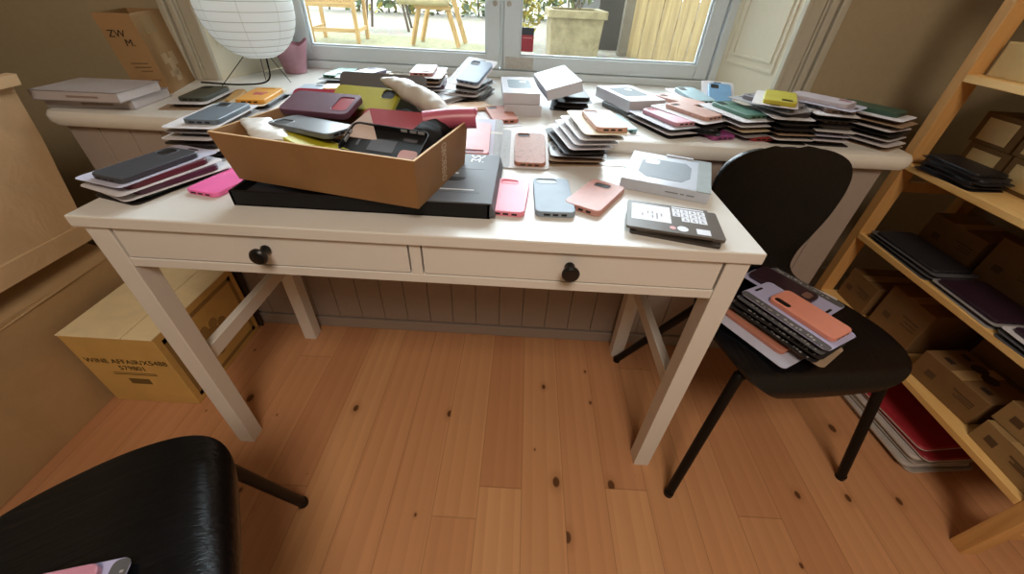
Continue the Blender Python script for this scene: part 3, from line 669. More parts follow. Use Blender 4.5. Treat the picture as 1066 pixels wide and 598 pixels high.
ORD = ['topmost', 'second from the top', 'third from the top', 'fourth from the top', 'fifth from the top', 'sixth from the top', 'seventh from the top', 'eighth from the top', 'ninth from the top', 'tenth from the top', 'eleventh from the top']
DK = [M(h, 0.45, 0.4) for h in ('#2a2326', '#3a2a2a', '#241e22', '#4a3a36', '#2f3238', '#5a463c', '#38302c', '#1d1b1f', '#66655e', '#55605a', '#54404c', '#7a6a62')]
def stack(where, group, cx, cy, z0, rz, n, cards, cases=None, jit=0.006, jr=4.0, seed=0, lean=(0.0, 0.0), cname=None, **kw):
    """n plain packages bottom to top; the labels count from the top of the pile (top index skip is in kw 'above')"""
    above = kw.pop('above', 0); rnd = random.Random(seed)
    for k in range(n):
        rank = above + n - 1 - k
        cm = cards[k % len(cards)]; cs = (cases or DK)[(k*3 + seed) % len(cases or DK)]
        package(f'carded case {ORD[rank]} in the pile {where}', (cx + lean[0]*k + rnd.uniform(-jit, jit), cy + lean[1]*k + rnd.uniform(-jit, jit), z0 + PITCH*k), rz + R(rnd.uniform(-jr, jr)), cm, cs, group=group, cut=None, ports=(k % 2 == 0), **kw)
    return z0 + PITCH*n
SZ = 0.7562

# --- left pile on the desk
g = 'carded cases in the pile at the left end of the desk'
z = DH + 0.0003
package('dark green case, lowest of the pile at the left end of the desk', (-0.534, 0.155, z), R(-16), CARDD, M('#21362f', 0.35), group=g, cut=SQ, w_=0.112, l_=0.2); z += PITCH
package('plum case on white card, third from the top of the left desk pile', (-0.521, 0.148, z), R(-25), CARDW, M('#4a2438', 0.4), group=g, cut=None, w_=0.112, l_=0.2, off=(0.014, 0.0), rx=R(0.5)); z += PITCH
package('wine red case on white card, second from the top of the left desk pile', (-0.531, 0.140, z), R(-19), CARDW, M('#5b1d2a', 0.4), group=g, cut=None, w_=0.112, l_=0.2); z += PITCH
package('dark grey case on a lavender card lying on top of the left desk pile', (-0.539, 0.146, z), R(-15), CARDL, M('#3b3e45', 0.4), group=g, w_=0.114, l_=0.198, off=(0.012, -0.012), cl=0.152, cw=0.076)
# neon pink case
case_thing('neon pink phone case lying on the desk beside the black box', M('#ef6fae', 0.35), (-0.412, 0.166, DH + 0.0003), R(-12), cut=None, t_=0.009, w_=0.072, l_=0.14)
# --- pile behind the tray's left corner
z = stack('behind the left tray corner', 'cards in the pile behind the left corner of the brown tray', -0.548, 0.352, DH + 0.0003, R(2), 6, [CARDS, CARDD, CARDW, CARDD, CARDW, CARDS], seed=2, jit=0.008, above=1)
package('slate blue case on a white card, on top of the pile behind the tray corner', (-0.535, 0.352, z), R(4), CARDW, M('#5f6c78', 0.4), off=(0.014, 0.0), w_=0.112, l_=0.2, hole=DARK)

# --- flat black presentation box under the tray
bb = empty('flat_black_box', (-0.11, 0.19, DH)); tag(bb, 'flat black box with a grey printed lid lying under the brown tray', 'box')
BX0, BX1, BY0, BY1, BH = -0.236, 0.235, -0.122, 0.122, 0.029
bm = bmesh.new(); box(bm, BX0, BX1, BY0, BY1, 0.0003, 0.004)
for b in ((BX0, BX0+0.006, BY0, BY1), (BX1-0.006, BX1, BY0, BY1), (BX0, BX1, BY0, BY0+0.006), (BX0, BX1, BY1-0.006, BY1)): box(bm, b[0], b[1], b[2], b[3], 0.0003, BH)
obj('box_body', bm, M('#0f0e10', 0.5, 0.3), bb, bev=0.001)
bm = bmesh.new(); box(bm, 0.02, BX1+0.003, BY0-0.0005, BY1, BH, BH+0.0025); hexa(bm, [(BX1-0.003, BY0, 0.004), (BX1+0.010, BY0, 0.004), (BX1+0.010, BY1, 0.004), (BX1-0.003, BY1, 0.004), (BX1, BY0, BH+0.001), (BX1+0.003, BY0, BH+0.001), (BX1+0.003, BY1, BH+0.001), (BX1, BY1, BH+0.001)])
ld = obj('lid', bm, M('#55565a', 0.55, 0.35, 0.04), bb, bev=0.0008); ld['label'] = 'grey printed lid'
bm = bmesh.new(); box(bm, BX0+0.006, 0.02, BY0+0.006, BY1-0.006, 0.012, 0.0135); obj('inner_tray', bm, M('#2a2526', 0.5), bb)
text('logo', 'W\nM.', 0.026, M('#e4e4e4', 0.5), ld, (0.19, 0.093, BH+0.0026), (0, 0, 0), sx=1.2)
bm = bmesh.new()
for b in ((0.088, 0.212, -0.082, -0.0805), (0.088, 0.212, 0.0325, 0.034), (0.088, 0.0893, -0.082, 0.034), (0.2107, 0.212, -0.082, 0.034)): box(bm, *b, BH+0.002, BH+0.0029)
obj('printed_outline', bm, M('#4a4b4e', 0.5), ld)
bm = bmesh.new(); v = [(0.15 + 0.028*math.cos(a), -0.012 - 0.018*math.sin(a)) for a in [PI*k/12 for k in range(13)]]; loft(bm, [[(x, y, BH+0.002) for x, y in v], [(x, y, BH+0.003) for x, y in v]]); obj('thumb_notch', bm, DARK, ld)
bm = bmesh.new(); box(bm, 0.125, 0.15, 0.004, 0.011, BH+0.002, BH+0.003); box(bm, 0.154, 0.16, 0.004, 0.011, BH+0.002, BH+0.003); box(bm, 0.095, 0.2, -0.072, -0.068, BH+0.002, BH+0.003); obj('small_print', bm, M('#c8c8c8', 0.5), ld)

# --- brown cardboard tray
TZ = DH + 0.0318
ty = empty('cardboard_tray', (-0.148, 0.182, TZ), R(-12.8)); tag(ty, 'open brown cardboard tray full of loose phone cases on the desk', 'tray')
bw, bl, tw, tl, th, wt = 0.366, 0.222, 0.396, 0.242, 0.0835, 0.004
def q4(w_, l_, z, dx=0.0, dy=0.0): return [(-w_/2+dx, -l_/2+dy, z), (w_/2+dx, -l_/2+dy, z), (w_/2+dx, l_/2+dy, z), (-w_/2+dx, l_/2+dy, z)]
bm = bmesh.new(); loft(bm, [q4(bw-2*wt, bl-2*wt, 0.004), q4(bw, bl, 0), q4(tw, tl, th, -0.012, 0.008), q4(tw-2*wt, tl-2*wt, th, -0.012, 0.008), q4(bw-2*wt, bl-2*wt, 0.0041)], cap=False)
f = bm.faces.new([bm.verts.new(p_) for p_ in q4(bw-2*wt, bl-2*wt, 0.004)]); f2 = bm.faces.new([bm.verts.new(p_) for p_ in q4(bw, bl, 0)])
bmesh.ops.remove_doubles(bm, verts=bm.verts[:], dist=0.00005)
obj('tray_body', bm, TRAYK, ty)
bm = bmesh.new(); a0, a1, b1, b0 = q4(tw+0.0006, tl+0.0006, th-0.0004, -0.012, 0.008), q4(tw+0.0006, tl+0.0006, th+0.0006, -0.012, 0.008), q4(tw-2*wt, tl-2*wt, th+0.0006, -0.012, 0.008), q4(tw-2*wt, tl-2*wt, th-0.0004, -0.012, 0.008)
loft(bm, [a0, a1, b1, b0], cap=False); obj('rim', bm, RIMK, ty)
sl = math.atan2((tw-bw)/2 - 0.012, th)
text('printed_text', 'OVERBOARD', 0.030, M('#b9a188', 0.6), ty, ((bw+tw)/4 - 0.006 + 0.0004, 0.004, 0.042), (Matrix.Rotation(sl, 3, 'Y') @ Matrix(((0, 0, 1), (0, -1, 0), (1, 0, 0)))).to_euler(), extrude=0.0003, sx=0.40)

# --- contents of the tray (local frame of the tray, converted to world)
def tw_(x, y, z): return ty.matrix_basis @ Vector((x, y, z)) if False else Matrix.Translation(ty.location) @ Matrix.Rotation(R(-12.8), 4, 'Z') @ Vector((x, y, z))
TR = R(-12.8)
gt_ = 'loose cases in the bottom of the tray'
for k, (x, y, a, h) in enumerate([(-0.10, -0.045, 88, '#2c2a2e'), (0.07, -0.05, 95, '#3a3436'), (-0.10, 0.045, 92, '#6a6b70'), (0.07, 0.045, 86, '#8a3b48')]):
    names = ['under the clear sleeve', 'under the empty black case', 'under the yellow-green cases', 'under the red case']
    case_thing(f'loose phone case in the bottom of the tray, {names[k]}', M(h, 0.4), tw_(x, y, 0.0046), TR + R(a), cut=SQ, group=gt_)
for k, (x, y, a, h) in enumerate([(-0.10, -0.045, 80, '#444045'), (0.072, -0.048, 97, '#c98f86'), (-0.09, 0.048, 98, '#2a2b30'), (0.06, 0.05, 84, '#75313c')]):
    names = ['above the clear sleeve corner', 'below the empty black case', 'behind the plum case', 'below the red sleeve']
    case_thing(f'loose phone case inside the tray, second layer {names[k]}', M(h, 0.4), tw_(x, y, 0.0165), TR + R(a), cut=SQ, group=gt_)
def bagmesh(bm, l_, w_, h_, seed, nl=34, nw=18):
    from mathutils import noise as nz
    loops = []
    for i in range(nl + 1):
        t = i/nl; e = max(0.06, math.sin(PI*min(max(t*0.94+0.03, 0), 1)))**0.45; L = []
        for j in range(2*nw):
            a = 2*PI*j/(2*nw); x = w_/2*math.cos(a)*(0.75+0.25*e); z = h_/2*math.sin(a)*e; q = Vector((x, -l_/2 + l_*t, z)); q += Vector(nz.noise_vector(q*26 + Vector((seed, 0, 0))))*0.006 + Vector(nz.noise_vector(Vector((q.x*40, q.y*90, q.z*40)) + Vector((0, seed, 0))))*0.0028; L.append(tuple(q))
        loops.append(L)
    loft(bm, loops)
SLEEVE = M('#cfcdc9', 0.35, 0.5, 0.06, 40, 0.3)
o = obj('bubble_sleeve', (lambda b: (bagmesh(b, 0.13, 0.06, 0.022, 2), b)[1])(bmesh.new()), SLEEVE, None, smooth=True, angle=60); o.location = tw_(-0.148, -0.050, 0.076); o.rotation_euler = (R(6), R(6), TR + R(58)); tag(o, 'white padded sleeve sticking out at the left corner of the tray', 'sleeve')
YG = M('#a9a634', 0.4, 0.4); YG2 = M('#b7ad2a', 0.4)
case_thing('olive yellow case lying under the smoky clear case in the tray', YG2, tw_(-0.052, -0.052, 0.060), TR + R(70), rx=R(4), ry=R(10), cut=None, t_=0.009)
case_thing('smoky clear case lying across the left part of the tray', M('#5c6066', 0.3, 0.5), tw_(-0.080, -0.008, 0.074), TR + R(82), rx=R(0), ry=R(2), cut=SQ, t_=0.010)
PLUM = M('#604052', 0.5, 0.4, 0.08, 18)
case_thing('large plum case with a wide camera frame on top of the tray pile', PLUM, (-0.245, 0.290, 0.846), R(-100), rx=R(1), ry=R(15), cut=(0.0, 0.052, 0.050, 0.034), hole=M('#9a2e40', 0.3), w_=0.080, l_=0.155, t_=0.012)
case_thing('crimson case peeking out behind the plum case in the tray', M('#a01f3a', 0.35), (-0.262, 0.345, 0.838), R(-88), rx=R(0), ry=R(26), cut=None)
case_thing('yellow-green case leaning behind the plum case in the tray', YG, (-0.175, 0.352, 0.846), R(-98), ry=R(25), cut=SQ, hole=DARK, t_=0.011)
# empty black case, open side up
ob = empty('empty_phone_case', (-0.075, 0.150, 0.8215), R(-10), R(21), R(2)); tag(ob, 'empty black phone case with its open side up at the front of the tray', 'phone case')
bm = bmesh.new(); W2, L2 = 0.152, 0.079
loft(bm, [rr(W2-0.006, L2-0.006, 0.01, 0.002, 6), rr(W2-0.003, L2-0.003, 0.0115, 0, 6), rr(W2, L2, 0.0125, 0.003, 6), rr(W2, L2, 0.0125, 0.0125, 6), rr(W2-0.0035, L2-0.0035, 0.011, 0.0125, 6), rr(W2-0.0035, L2-0.0035, 0.011, 0.0021, 6)], cap=True)
obj('shell', bm, M('#161618', 0.38, 0.5), ob, smooth=True)
bm = bmesh.new(); box(bm, -0.03, 0.02, -0.02, 0.012, 0.0021, 0.0026); box(bm, -0.055, -0.05, -0.012, 0.01, 0.0021, 0.0026); box(bm, 0.028, 0.055, 0.016, 0.024, 0.0021, 0.0026); obj('inner_print', bm, M('#54545a', 0.5), ob)
bm = bmesh.new(); loft(bm, [rr(0.034, 0.028, 0.008, 0.0021, 4, 0.05, -0.02), rr(0.034, 0.028, 0.008, 0.0027, 4, 0.05, -0.02)]); obj('camera_opening', bm, M('#b98d88', 0.4), ob)
bm = bmesh.new()
for x0 in (0.018, 0.036, 0.052): box(bm, x0, x0+0.012, L2/2-0.0045, L2/2+0.0004, 0.0065, 0.0105)
box(bm, -W2/2-0.0004, -W2/2+0.0045, -0.012, 0.004, 0.0055, 0.0105); box(bm, -W2/2-0.0004, -W2/2+0.0045, 0.010, 0.018, 0.0055, 0.0105); obj('port_opening', bm, M('#8d8f93', 0.4), ob)
case_thing('dark red case in a clear sleeve leaning in the middle of the tray', M('#a8505c', 0.35, 0.5), (-0.085, 0.262, 0.820), R(-98), rx=R(0), ry=R(26), cut=None, w_=0.078, l_=0.155, t_=0.012)
bm = bmesh.new(); loft(bm, [[(-0.035, -0.03, 0), (0.04, -0.028, 0), (0.0, 0.04, 0)], [(-0.035, -0.03, 0.002), (0.04, -0.028, 0.002), (0.0, 0.04, 0.002)]])
o = obj('folded_leaflet', bm, M('#c4b2ab', 0.5), None); o.location = (-0.128, 0.190, 0.842); o.rotation_euler = (R(30), R(4), R(-8)); tag(o, 'folded pale leaflet corner behind the empty black case', 'leaflet')
bm = bmesh.new(); bagmesh(bm, 0.12, 0.052, 0.034, 5); o = obj('black_pouch', bm, M('#141315', 0.75, 0.3, 0.1), None, smooth=True, angle=60); o.location = (-0.005, 0.225, 0.826); o.rotation_euler = (R(12), R(30), R(-15)); tag(o, 'soft black pouch at the right end of the tray', 'pouch')
bm = bmesh.new(); bagmesh(bm, 0.17, 0.062, 0.042, 8); o = obj('wrapped_case', bm, M('#b9b3ab', 0.45, 0.4, 0.08, 25, 0.4), None, smooth=True, angle=60); o.location = (-0.050, 0.330, 0.868); o.rotation_euler = (R(14), R(10), R(62)); tag(o, 'off-white paper-wrapped case leaning over the rear edge of the tray', 'wrapped case')
PINKT = M('#b35a70', 0.35, 0.5, 0.08, 15)
bm = bmesh.new(); tube(bm, bez([(0, -0.055, 0), (0, 0, 0.002), (0, 0.045, 0.0), (0, 0.048, 0.0)], 5), 0.02, 16, None); o = obj('rolled_sleeve', bm, PINKT, None, smooth=True, angle=50); o.location = (0.028, 0.265, 0.842); o.rotation_euler = (R(4), 0, R(-80)); tag(o, 'rolled translucent pink sleeve poking over the right end of the tray', 'sleeve')
bm = bmesh.new(); lathe(bm, [(0.007, 0), (0.013, 0), (0.013, 0.001), (0.007, 0.001)], 16); bmesh.ops.transform(bm, matrix=Matrix.Translation((0, 0.0482, 0)) @ Matrix.Rotation(R(-90), 4, 'X'), verts=bm.verts[:]); obj('sleeve_end', bm, M('#c98795', 0.3), o)
case_thing('black case wedged beside the white wrapped case in the tray', M('#1a1a1c', 0.35), (-0.112, 0.318, 0.812), R(-60), ry=R(30), cut=None, l_=0.10, w_=0.06)
package('dark grey card standing upright behind the rear edge of the tray', (-0.155, 0.408, 0.846), R(-93), CARDG, None, ry=R(58), w_=0.10, l_=0.205, strip=None, hang=False)

# --- right half of the desk
PINKC = M('#e5899f', 0.42, 0.45, 0.06, 12); SALM = M('#c08a80', 0.42, 0.45, 0.05, 60); REDP = M('#d23a4e', 0.35)
t = package('coral pink case on a lavender card leaning on the sill behind the tray end', (0.068, 0.452, 0.7475), R(182), CARDL, M('#d99aa0', 0.35, 0.5, 0.06), rx=R(-12.3), strip=CARDS, w_=0.112, l_=0.2, off=(0.012, 0.014), cut=(0.0, 0.064, 0.05, 0.012), hole=M('#8a2b38', 0.4), hang=False)
package('brown marbled case on a white card leaning against the sill edge', (0.183, 0.400, 0.7452), R(1), CARDW, marble_case('marbled_brown', '#7d4434', '#a8735a', '#92523e'), rx=R(12.0), w_=0.115, l_=0.172, off=(0.012, -0.012), cl=0.135, cut=(-0.016, 0.056, 0.03, 0.013), strip=CARDS, hang=False)
case_thing('glossy pink case lying flat at the right of the black box', PINKC, (0.158, 0.158, DH+0.0003), R(-4), cut=(-0.008, 0.0585, 0.036, 0.018), hole=REDP, w_=0.070, l_=0.152)
case_thing('grey-blue case lying flat between the pink and the salmon case', M('#8593a1', 0.5, 0.4), (0.2435, 0.168, DH+0.0003), R(1.5), cut=(-0.010, 0.0605, 0.043, 0.022), hole=M('#6b6862', 0.4), w_=0.076, l_=0.160, t_=0.0115)
case_thing('salmon case lying at an angle in front of the tall card pile', SALM, (0.331, 0.176, DH+0.0003), R(-31), cut=(-0.006, 0.047, 0.034, 0.021), w_=0.076, l_=0.142, t_=0.0125)
# boxed case
bxr = empty('boxed_phone_case', (0.508, 0.300, DH), R(-20)); tag(bxr, 'wide silver-white retail box with a phone case picture on the desk', 'box')
bxo('box_body', (-0.09, 0.09, -0.095, 0.095, 0.0003, 0.024), M('#b9bfcc', 0.3, 0.5, 0.03), bxr, bev=0.0012)
PICO = [(-0.054, -0.034), (-0.034, -0.060), (0.040, -0.060), (0.056, -0.030), (0.056, 0.034), (0.044, 0.058), (-0.030, 0.058), (-0.054, 0.040)]
bm = bmesh.new(); loft(bm, [[(x-0.008, y-0.002, 0.0238) for x, y in PICO], [(x-0.008, y-0.002, 0.0245) for x, y in PICO]]); pc = obj('case_picture', bm, M('#7b838d', 0.5), bxr)
bm = bmesh.new(); loft(bm, [rr(0.032, 0.032, 0.008, 0.0243, 4, -0.038, 0.034), rr(0.032, 0.032, 0.008, 0.0249, 4, -0.038, 0.034)]); obj('camera_picture', bm, M('#b6bcc8', 0.35), pc)
bm = bmesh.new(); box(bm, 0.062, 0.0905, -0.0952, 0.0952, 0.022, 0.0244); box(bm, 0.035, 0.075, 0.082, 0.09, 0.0238, 0.0246); obj('end_band', bm, M('#98a2a6', 0.3), bxr)
bm = bmesh.new(); box(bm, 0.004, 0.03, -0.0953, -0.094, 0.010, 0.013); box(bm, 0.034, 0.042, -0.0953, -0.094, 0.010, 0.013); box(bm, 0.046, 0.062, -0.0953, -0.094, 0.010, 0.013); obj('edge_print', bm, M('#7a7f88', 0.5), bxr)
bm = bmesh.new(); box(bm, -0.012, 0.05, 0.088, 0.0953, 0.0239, 0.0275); obj('hang_tab', bm, M('#c2c8d2', 0.3), bxr)
# dark cards with stickers
DKC = M('#5a524c', 0.4, 0.4, 0.05); gk = 'dark sticker cards at the right front of the desk'
for k, (x, y, a, lab) in enumerate([(0.462, 0.076, -15, 'lowest of the three dark cards at the right front corner of the desk'), (0.468, 0.083, -10, 'middle one of the three dark cards at the right front corner of the desk')]):
    t = empty('sticker_card', (x, y, DH + 0.0003 + 0.0055*k), R(a)); tag(t, lab, 'card', gk)
    bm = bmesh.new(); loft(bm, [rr(0.152, 0.104, 0.005, 0), rr(0.152, 0.104, 0.005, 0.0052)]); obj('card', bm, [M('#39332f', 0.4), DKC][k], t)
t = empty('sticker_card', (0.451, 0.083, DH + 0.0113), R(-12)); tag(t, 'dark card with white labels and icons on top of the three at the desk corner', 'card', gk)
bm = bmesh.new(); loft(bm, [rr(0.148, 0.108, 0.004, 0), rr(0.148, 0.108, 0.004, 0.0045)]); cd = obj('card', bm, DKC, t)
LBL = M('#dfe2ec', 0.4)
bxo('white_label', (-0.066, 0.004, -0.022, 0.042, 0.004, 0.0048), LBL, t)
bm = bmesh.new()
for x0, y0 in ((-0.048, -0.006), (-0.038, 0.004), (-0.03, -0.01), (-0.03, 0.006), (-0.022, -0.012), (-0.022, 0.0), (-0.014, 0.0)): box(bm, x0, x0+0.003, y0, y0+0.012, 0.0047, 0.005)
obj('label_print', bm, M('#8a8a92', 0.5), t)
bm = bmesh.new()
for r_, n_ in ((0, 4), (1, 4), (2, 3)):
    for c_ in range(n_):
        x0 = 0.008 + c_*0.0150 + (0.015 if r_ == 2 else 0); y0 = 0.026 - r_*0.0165; box(bm, x0, x0+0.0138, y0, y0+0.0152, 0.004, 0.0048)
box(bm, 0.008, 0.066, 0.0445, 0.049, 0.004, 0.0048); obj('icon_grid', bm, LBL, t)
bm = bmesh.new()
for r_, n_ in ((0, 4), (1, 4), (2, 3)):
    for c_ in range(n_):
        x0 = 0.008 + c_*0.0150 + (0.015 if r_ == 2 else 0); y0 = 0.026 - r_*0.0165; box(bm, x0+0.004, x0+0.0095, y0+0.004, y0+0.0062, 0.0047, 0.005); box(bm, x0+0.005, x0+0.0075, y0+0.008, y0+0.0115, 0.0047, 0.005)
obj('icon_print', bm, M('#6d7080', 0.5), t)
bm = bmesh.new(); lathe(bm, [(0.001, 0.004), (0.0095, 0.004), (0.0095, 0.0048), (0.001, 0.0048)], 20, (0.022, -0.036, 0)); obj('round_sticker', bm, LBL, t)
bm = bmesh.new(); lathe(bm, [(0.001, 0.004), (0.0055, 0.004), (0.0055, 0.0048), (0.001, 0.0048)], 16, (0.005, -0.037, 0)); obj('pink_dot', bm, M('#d8a0a4', 0.4), t)
bxo('barcode_label', (0.045, 0.068, -0.047, -0.028, 0.004, 0.0048), LBL, t)

# --- tall pile between desk and sill
gp = 'carded cases in the tall pile between the desk and the sill'
z = DH + 0.0003
for k, (card, cs, nm) in enumerate([(CARDB, M('#8a5a48', 0.4), 'tan-edged card, lowest'), (CARDB, M('#7a2630', 0.4), 'brown card with a red case, second from the bottom'), (CARDS, M('#3c3f46', 0.4), 'grey-blue case, third from the bottom')]):
    package(f'{nm} of the tall desk pile', (0.302 + 0.004*k, 0.405 - 0.003*k, z), R(98 - 3*k), card, cs, group=gp, cut=None, w_=0.105, l_=0.135, cl=0.112, cw=0.07, off=(0.004, -0.01)); z += PITCH
for k, (card, cs, nm) in enumerate([(CARDD, M('#4a3a36', 0.4), 'fifth from the top'), (CARDW, M('#2c2426', 0.4), 'fourth from the top'), (CARDW, M('#3a3533', 0.4), 'third from the top'), (CARDW, M('#2d3330', 0.4), 'second from the top')]):
    package(f'white-edged carded case {nm} of the tall desk pile', (0.305 + 0.011*k, 0.432 - 0.004*k, z), R(13 - k), card, cs, group=gp, cut=None, w_=0.106, l_=0.198); z += PITCH
package('pale pink case on a cream card, top of the tall pile behind the salmon case', (0.350, 0.420, z), R(8), CARDC, M('#d2a898', 0.42, 0.45), group=gp, w_=0.106, l_=0.2, off=(0.015, -0.008), cut=(-0.018, 0.054, 0.03, 0.027), hole=M('#6a3a30', 0.4))
package('pale turquoise case sticking out behind the tall pile on the sill', (0.428, 0.60, SZ), R(10), CARDW, M('#86b3bd', 0.4), cut=None, w_=0.10, l_=0.19, off=(0.01, 0))

# ------------------------------------------------------------------ things on the sill, left part
def white_book(loc, rz, label, w_=0.22, d_=0.155, h_=0.024):
    t = empty('white_book', loc, rz); tag(t, label, 'book', 'white books at the left end of the sill')
    bxo('page_block', (-w_/2+0.002, w_/2-0.002, -d_/2+0.002, d_/2-0.003, 0.002, h_-0.002), M('#dcd9de', 0.6, 0.2, 0.03, 200), t)
    bm = bmesh.new(); box(bm, -w_/2, w_/2, -d_/2, d_/2, 0, 0.002); box(bm, -w_/2, w_/2, -d_/2, d_/2, h_-0.002, h_); box(bm, -w_/2, w_/2, -d_/2, -d_/2+0.002, 0, h_); obj('cover', bm, M('#b7b2b6', 0.4, 0.4, 0.03), t)
    bm = bmesh.new(); box(bm, -0.02, 0.06, -d_/2-0.0004, -d_/2+0.001, h_*0.38, h_*0.6); obj('spine_text', bm, M('#8d8078', 0.6), t)
white_book((-0.985, 0.578, SZ), R(5), 'white hardcover book at the left end of the sill, lower of two')
white_book((-0.978, 0.548, SZ + 0.0243), R(2), 'white hardcover book at the left end of the sill, upper of two')
# tall open box
tb = empty('tall_open_box', (-0.9756, 0.7797, SZ), R(17.2)); tag(tb, 'tall open brown cardboard box leaning beside the window casing on the sill', 'box')
w2, d2, hh = 0.0435, 0.097, 0.200; LNX, LNY = -0.0229/0.2, 0.0071/0.2
def tq(x, y, z): return (x + z*LNX, y + z*LNY, z)
def sh4(i, z): return [tq(-w2+i, -d2+i, z), tq(w2-i, -d2+i, z), tq(w2-i, d2-i, z), tq(-w2+i, d2-i, z)]
BOXK = kraft_mat('box_cardboard', '#9c7b54', 0.75, 0.1)
bm = bmesh.new(); loft(bm, [sh4(0, 0), sh4(0, hh), sh4(0.0025, hh), sh4(0.0025, 0.004)]); obj('box_body', bm, BOXK, tb)
e = 0.0006
ang_ = math.atan(LNX)
for body, x_, z_ in (('ZW', -0.012, 0.152), ('M.', 0.008, 0.130)):
    q_ = tq(x_, -d2 - e, z_); text('handwriting', body, 0.024, BLKINK, tb, q_, (R(90) - math.atan(LNY), 0, 0))
def patch(bm, face, a0, a1, z0, z1):
    P = []
    for z in (z0, z1):
        if face == 'f': P += [tq(a0, -d2-e, z), tq(a1, -d2-e, z), tq(a1, -d2+0.001, z), tq(a0, -d2+0.001, z)]
        else: P += [tq(w2-0.001, a0, z), tq(w2+e, a0, z), tq(w2+e, a1, z), tq(w2-0.001, a1, z)]
    hexa(bm, P)
bm = bmesh.new()
for x0, x1, z0 in ((-0.02, 0.022, 0.078), (-0.016, 0.026, 0.068), (-0.004, 0.024, 0.058), (0.008, 0.032, 0.034)): patch(bm, 'f', x0, x1, z0, z0 + 0.003)
obj('faint_print', bm, M('#6b5034', 0.8), tb)
bm = bmesh.new(); patch(bm, 'r', -0.06, 0.015, 0.148, 0.19); obj('tape_patch', bm, M('#8d7049', 0.4, 0.4), tb)
bm = bmesh.new(); patch(bm, 'r', -0.045, -0.012, 0.07, 0.095); patch(bm, 'r', 0.008, 0.04, 0.06, 0.095); patch(bm, 'r', -0.045, 0.02, 0.035, 0.05); patch(bm, 'r', -0.02, 0.012, 0.02, 0.08); obj('torn_patch', bm, M('#ab906c', 0.6), tb)

# paper lantern
lc = Vector((-0.703, 0.88, 0.980)); lr = 0.136
lp_ = empty('paper_lantern', (lc.x, lc.y, SZ)); tag(lp_, 'round white rice paper lantern lamp on wire legs on the sill', 'lamp')
bm = bmesh.new(); loops = []; nr = 15
for i in range(nr*4 + 1):
    t = i/(nr*4); a = -PI/2 + 0.28 + (PI - 0.56)*t; r_ = lr*math.cos(a)**0.92; r_ *= 1 + 0.006*(abs(math.sin(PI*nr*t)) - 0.5)
    loops.append([(r_*math.cos(2*PI*k/40), r_*math.sin(2*PI*k/40), (lc.z - SZ) + lr*1.08*math.sin(a)) for k in range(40)])
loft(bm, loops, cap=False); obj('paper_shade', bm, PAPERL, lp_, smooth=True, angle=60)
bm = bmesh.new()
for i in range(1, nr):
    t = i/nr; a = -PI/2 + 0.28 + (PI - 0.56)*t; r_ = lr*math.cos(a)**0.92 + 0.0002; pts = [(r_*math.cos(2*PI*k/40), r_*math.sin(2*PI*k/40), (lc.z - SZ) + lr*1.08*math.sin(a)) for k in range(41)]; tube(bm, pts, 0.0006, 4)
obj('bamboo_rings', bm, M('#a9a59b', 0.7), lp_)
for x, y in ((-0.125, -0.063), (-0.045, 0.06), (0.052, 0.045)):
    bm = bmesh.new(); tube(bm, [(x, y, 0.0), (x*0.35, y*0.35, 0.085)], 0.0013, 6); obj('leg', bm, WIRE, lp_)
bm = bmesh.new(); tube(bm, bez([(0.03, -0.02, 0.085), (0.02, -0.03, 0.02), (-0.06, -0.05, 0.006), (-0.20, -0.05, 0.006)], 8), 0.0026, 8); o = obj('cord', bm, BLACKM, lp_); o['label'] = 'black cord'
bm = bmesh.new(); lathe(bm, [(0.018, 0), (0.018, 0.05), (0.01, 0.055)], 16, (0, 0, 0.13)); obj('socket', bm, M('#ddd8d0', 0.5), lp_)
bm = bmesh.new(); lathe(bm, [(0.001, 0.0), (0.038, 0.0), (0.040, 0.01), (0.052, 0.08), (0.062, 0.12), (0.060, 0.12), (0.05, 0.08), (0.036, 0.012), (0.001, 0.01)], 22); 
for v in bm.verts:
    if v.co.z > 0.06: a = math.atan2(v.co.y, v.co.x); v.co.z += 0.012*math.sin(3*a); v.co.x *= 1 + 0.08*math.sin(5*a)
o = obj('pink_vase', bm, M('#b98795', 0.25, 0.6, 0.1, 20), None, smooth=True, angle=60); o.location = (-0.715, 1.10, SZ); o.scale = (1, 1, 0.86); tag(o, 'dusty pink flared vase behind the paper lantern', 'vase')

OLIVE = M('#3f463f', 0.4); ORANGE = M('#d99a3a', 0.4); SLATE = M('#6b7684', 0.35); TEALG = M('#4a7868', 0.4)
gl_ = 'carded cases on the left part of the sill'
package('brown card lying under the dark olive case beside the tall box', (-0.785, 0.625, SZ), R(12), CARDB, M('#241a16', 0.4), group=gl_, cut=None)
package('dark olive case on a white card in front of the tall open box', (-0.765, 0.640, SZ + PITCH), R(8), CARDW, OLIVE, cut=SQ, off=(0.006, 0.0))
package('plain beige card lying left of the orange case', (-0.700, 0.672, SZ), R(20), CARDC, M('#b98d4a', 0.4), group=gl_, cut=None, off=(0.008, 0), cw=0.03)
package('black case lying under the orange case', (-0.605, 0.65, SZ), R(8), CARDS, M('#1d1b1f', 0.4), group=gl_, cut=None)
t = package('orange yellow case with a pink print on a beige card', (-0.613, 0.650, SZ + PITCH), R(8), CARDC, ORANGE, off=(0.012, 0.0), cut=(0.0, 0.062, 0.04, 0.006), hole=M('#7a4a18', 0.4), cw=0.08, cl=0.155)
bm = bmesh.new()
for x, y, r_ in ((0, 0, 0.012), (0.012, 0.008, 0.008), (-0.011, 0.007, 0.008), (0.008, -0.012, 0.007), (-0.009, -0.011, 0.007)): lathe(bm, [(0.0005, 0), (r_, 0), (r_, 0.0004), (0.0005, 0.0004)], 12, (x, y, 0.0105))
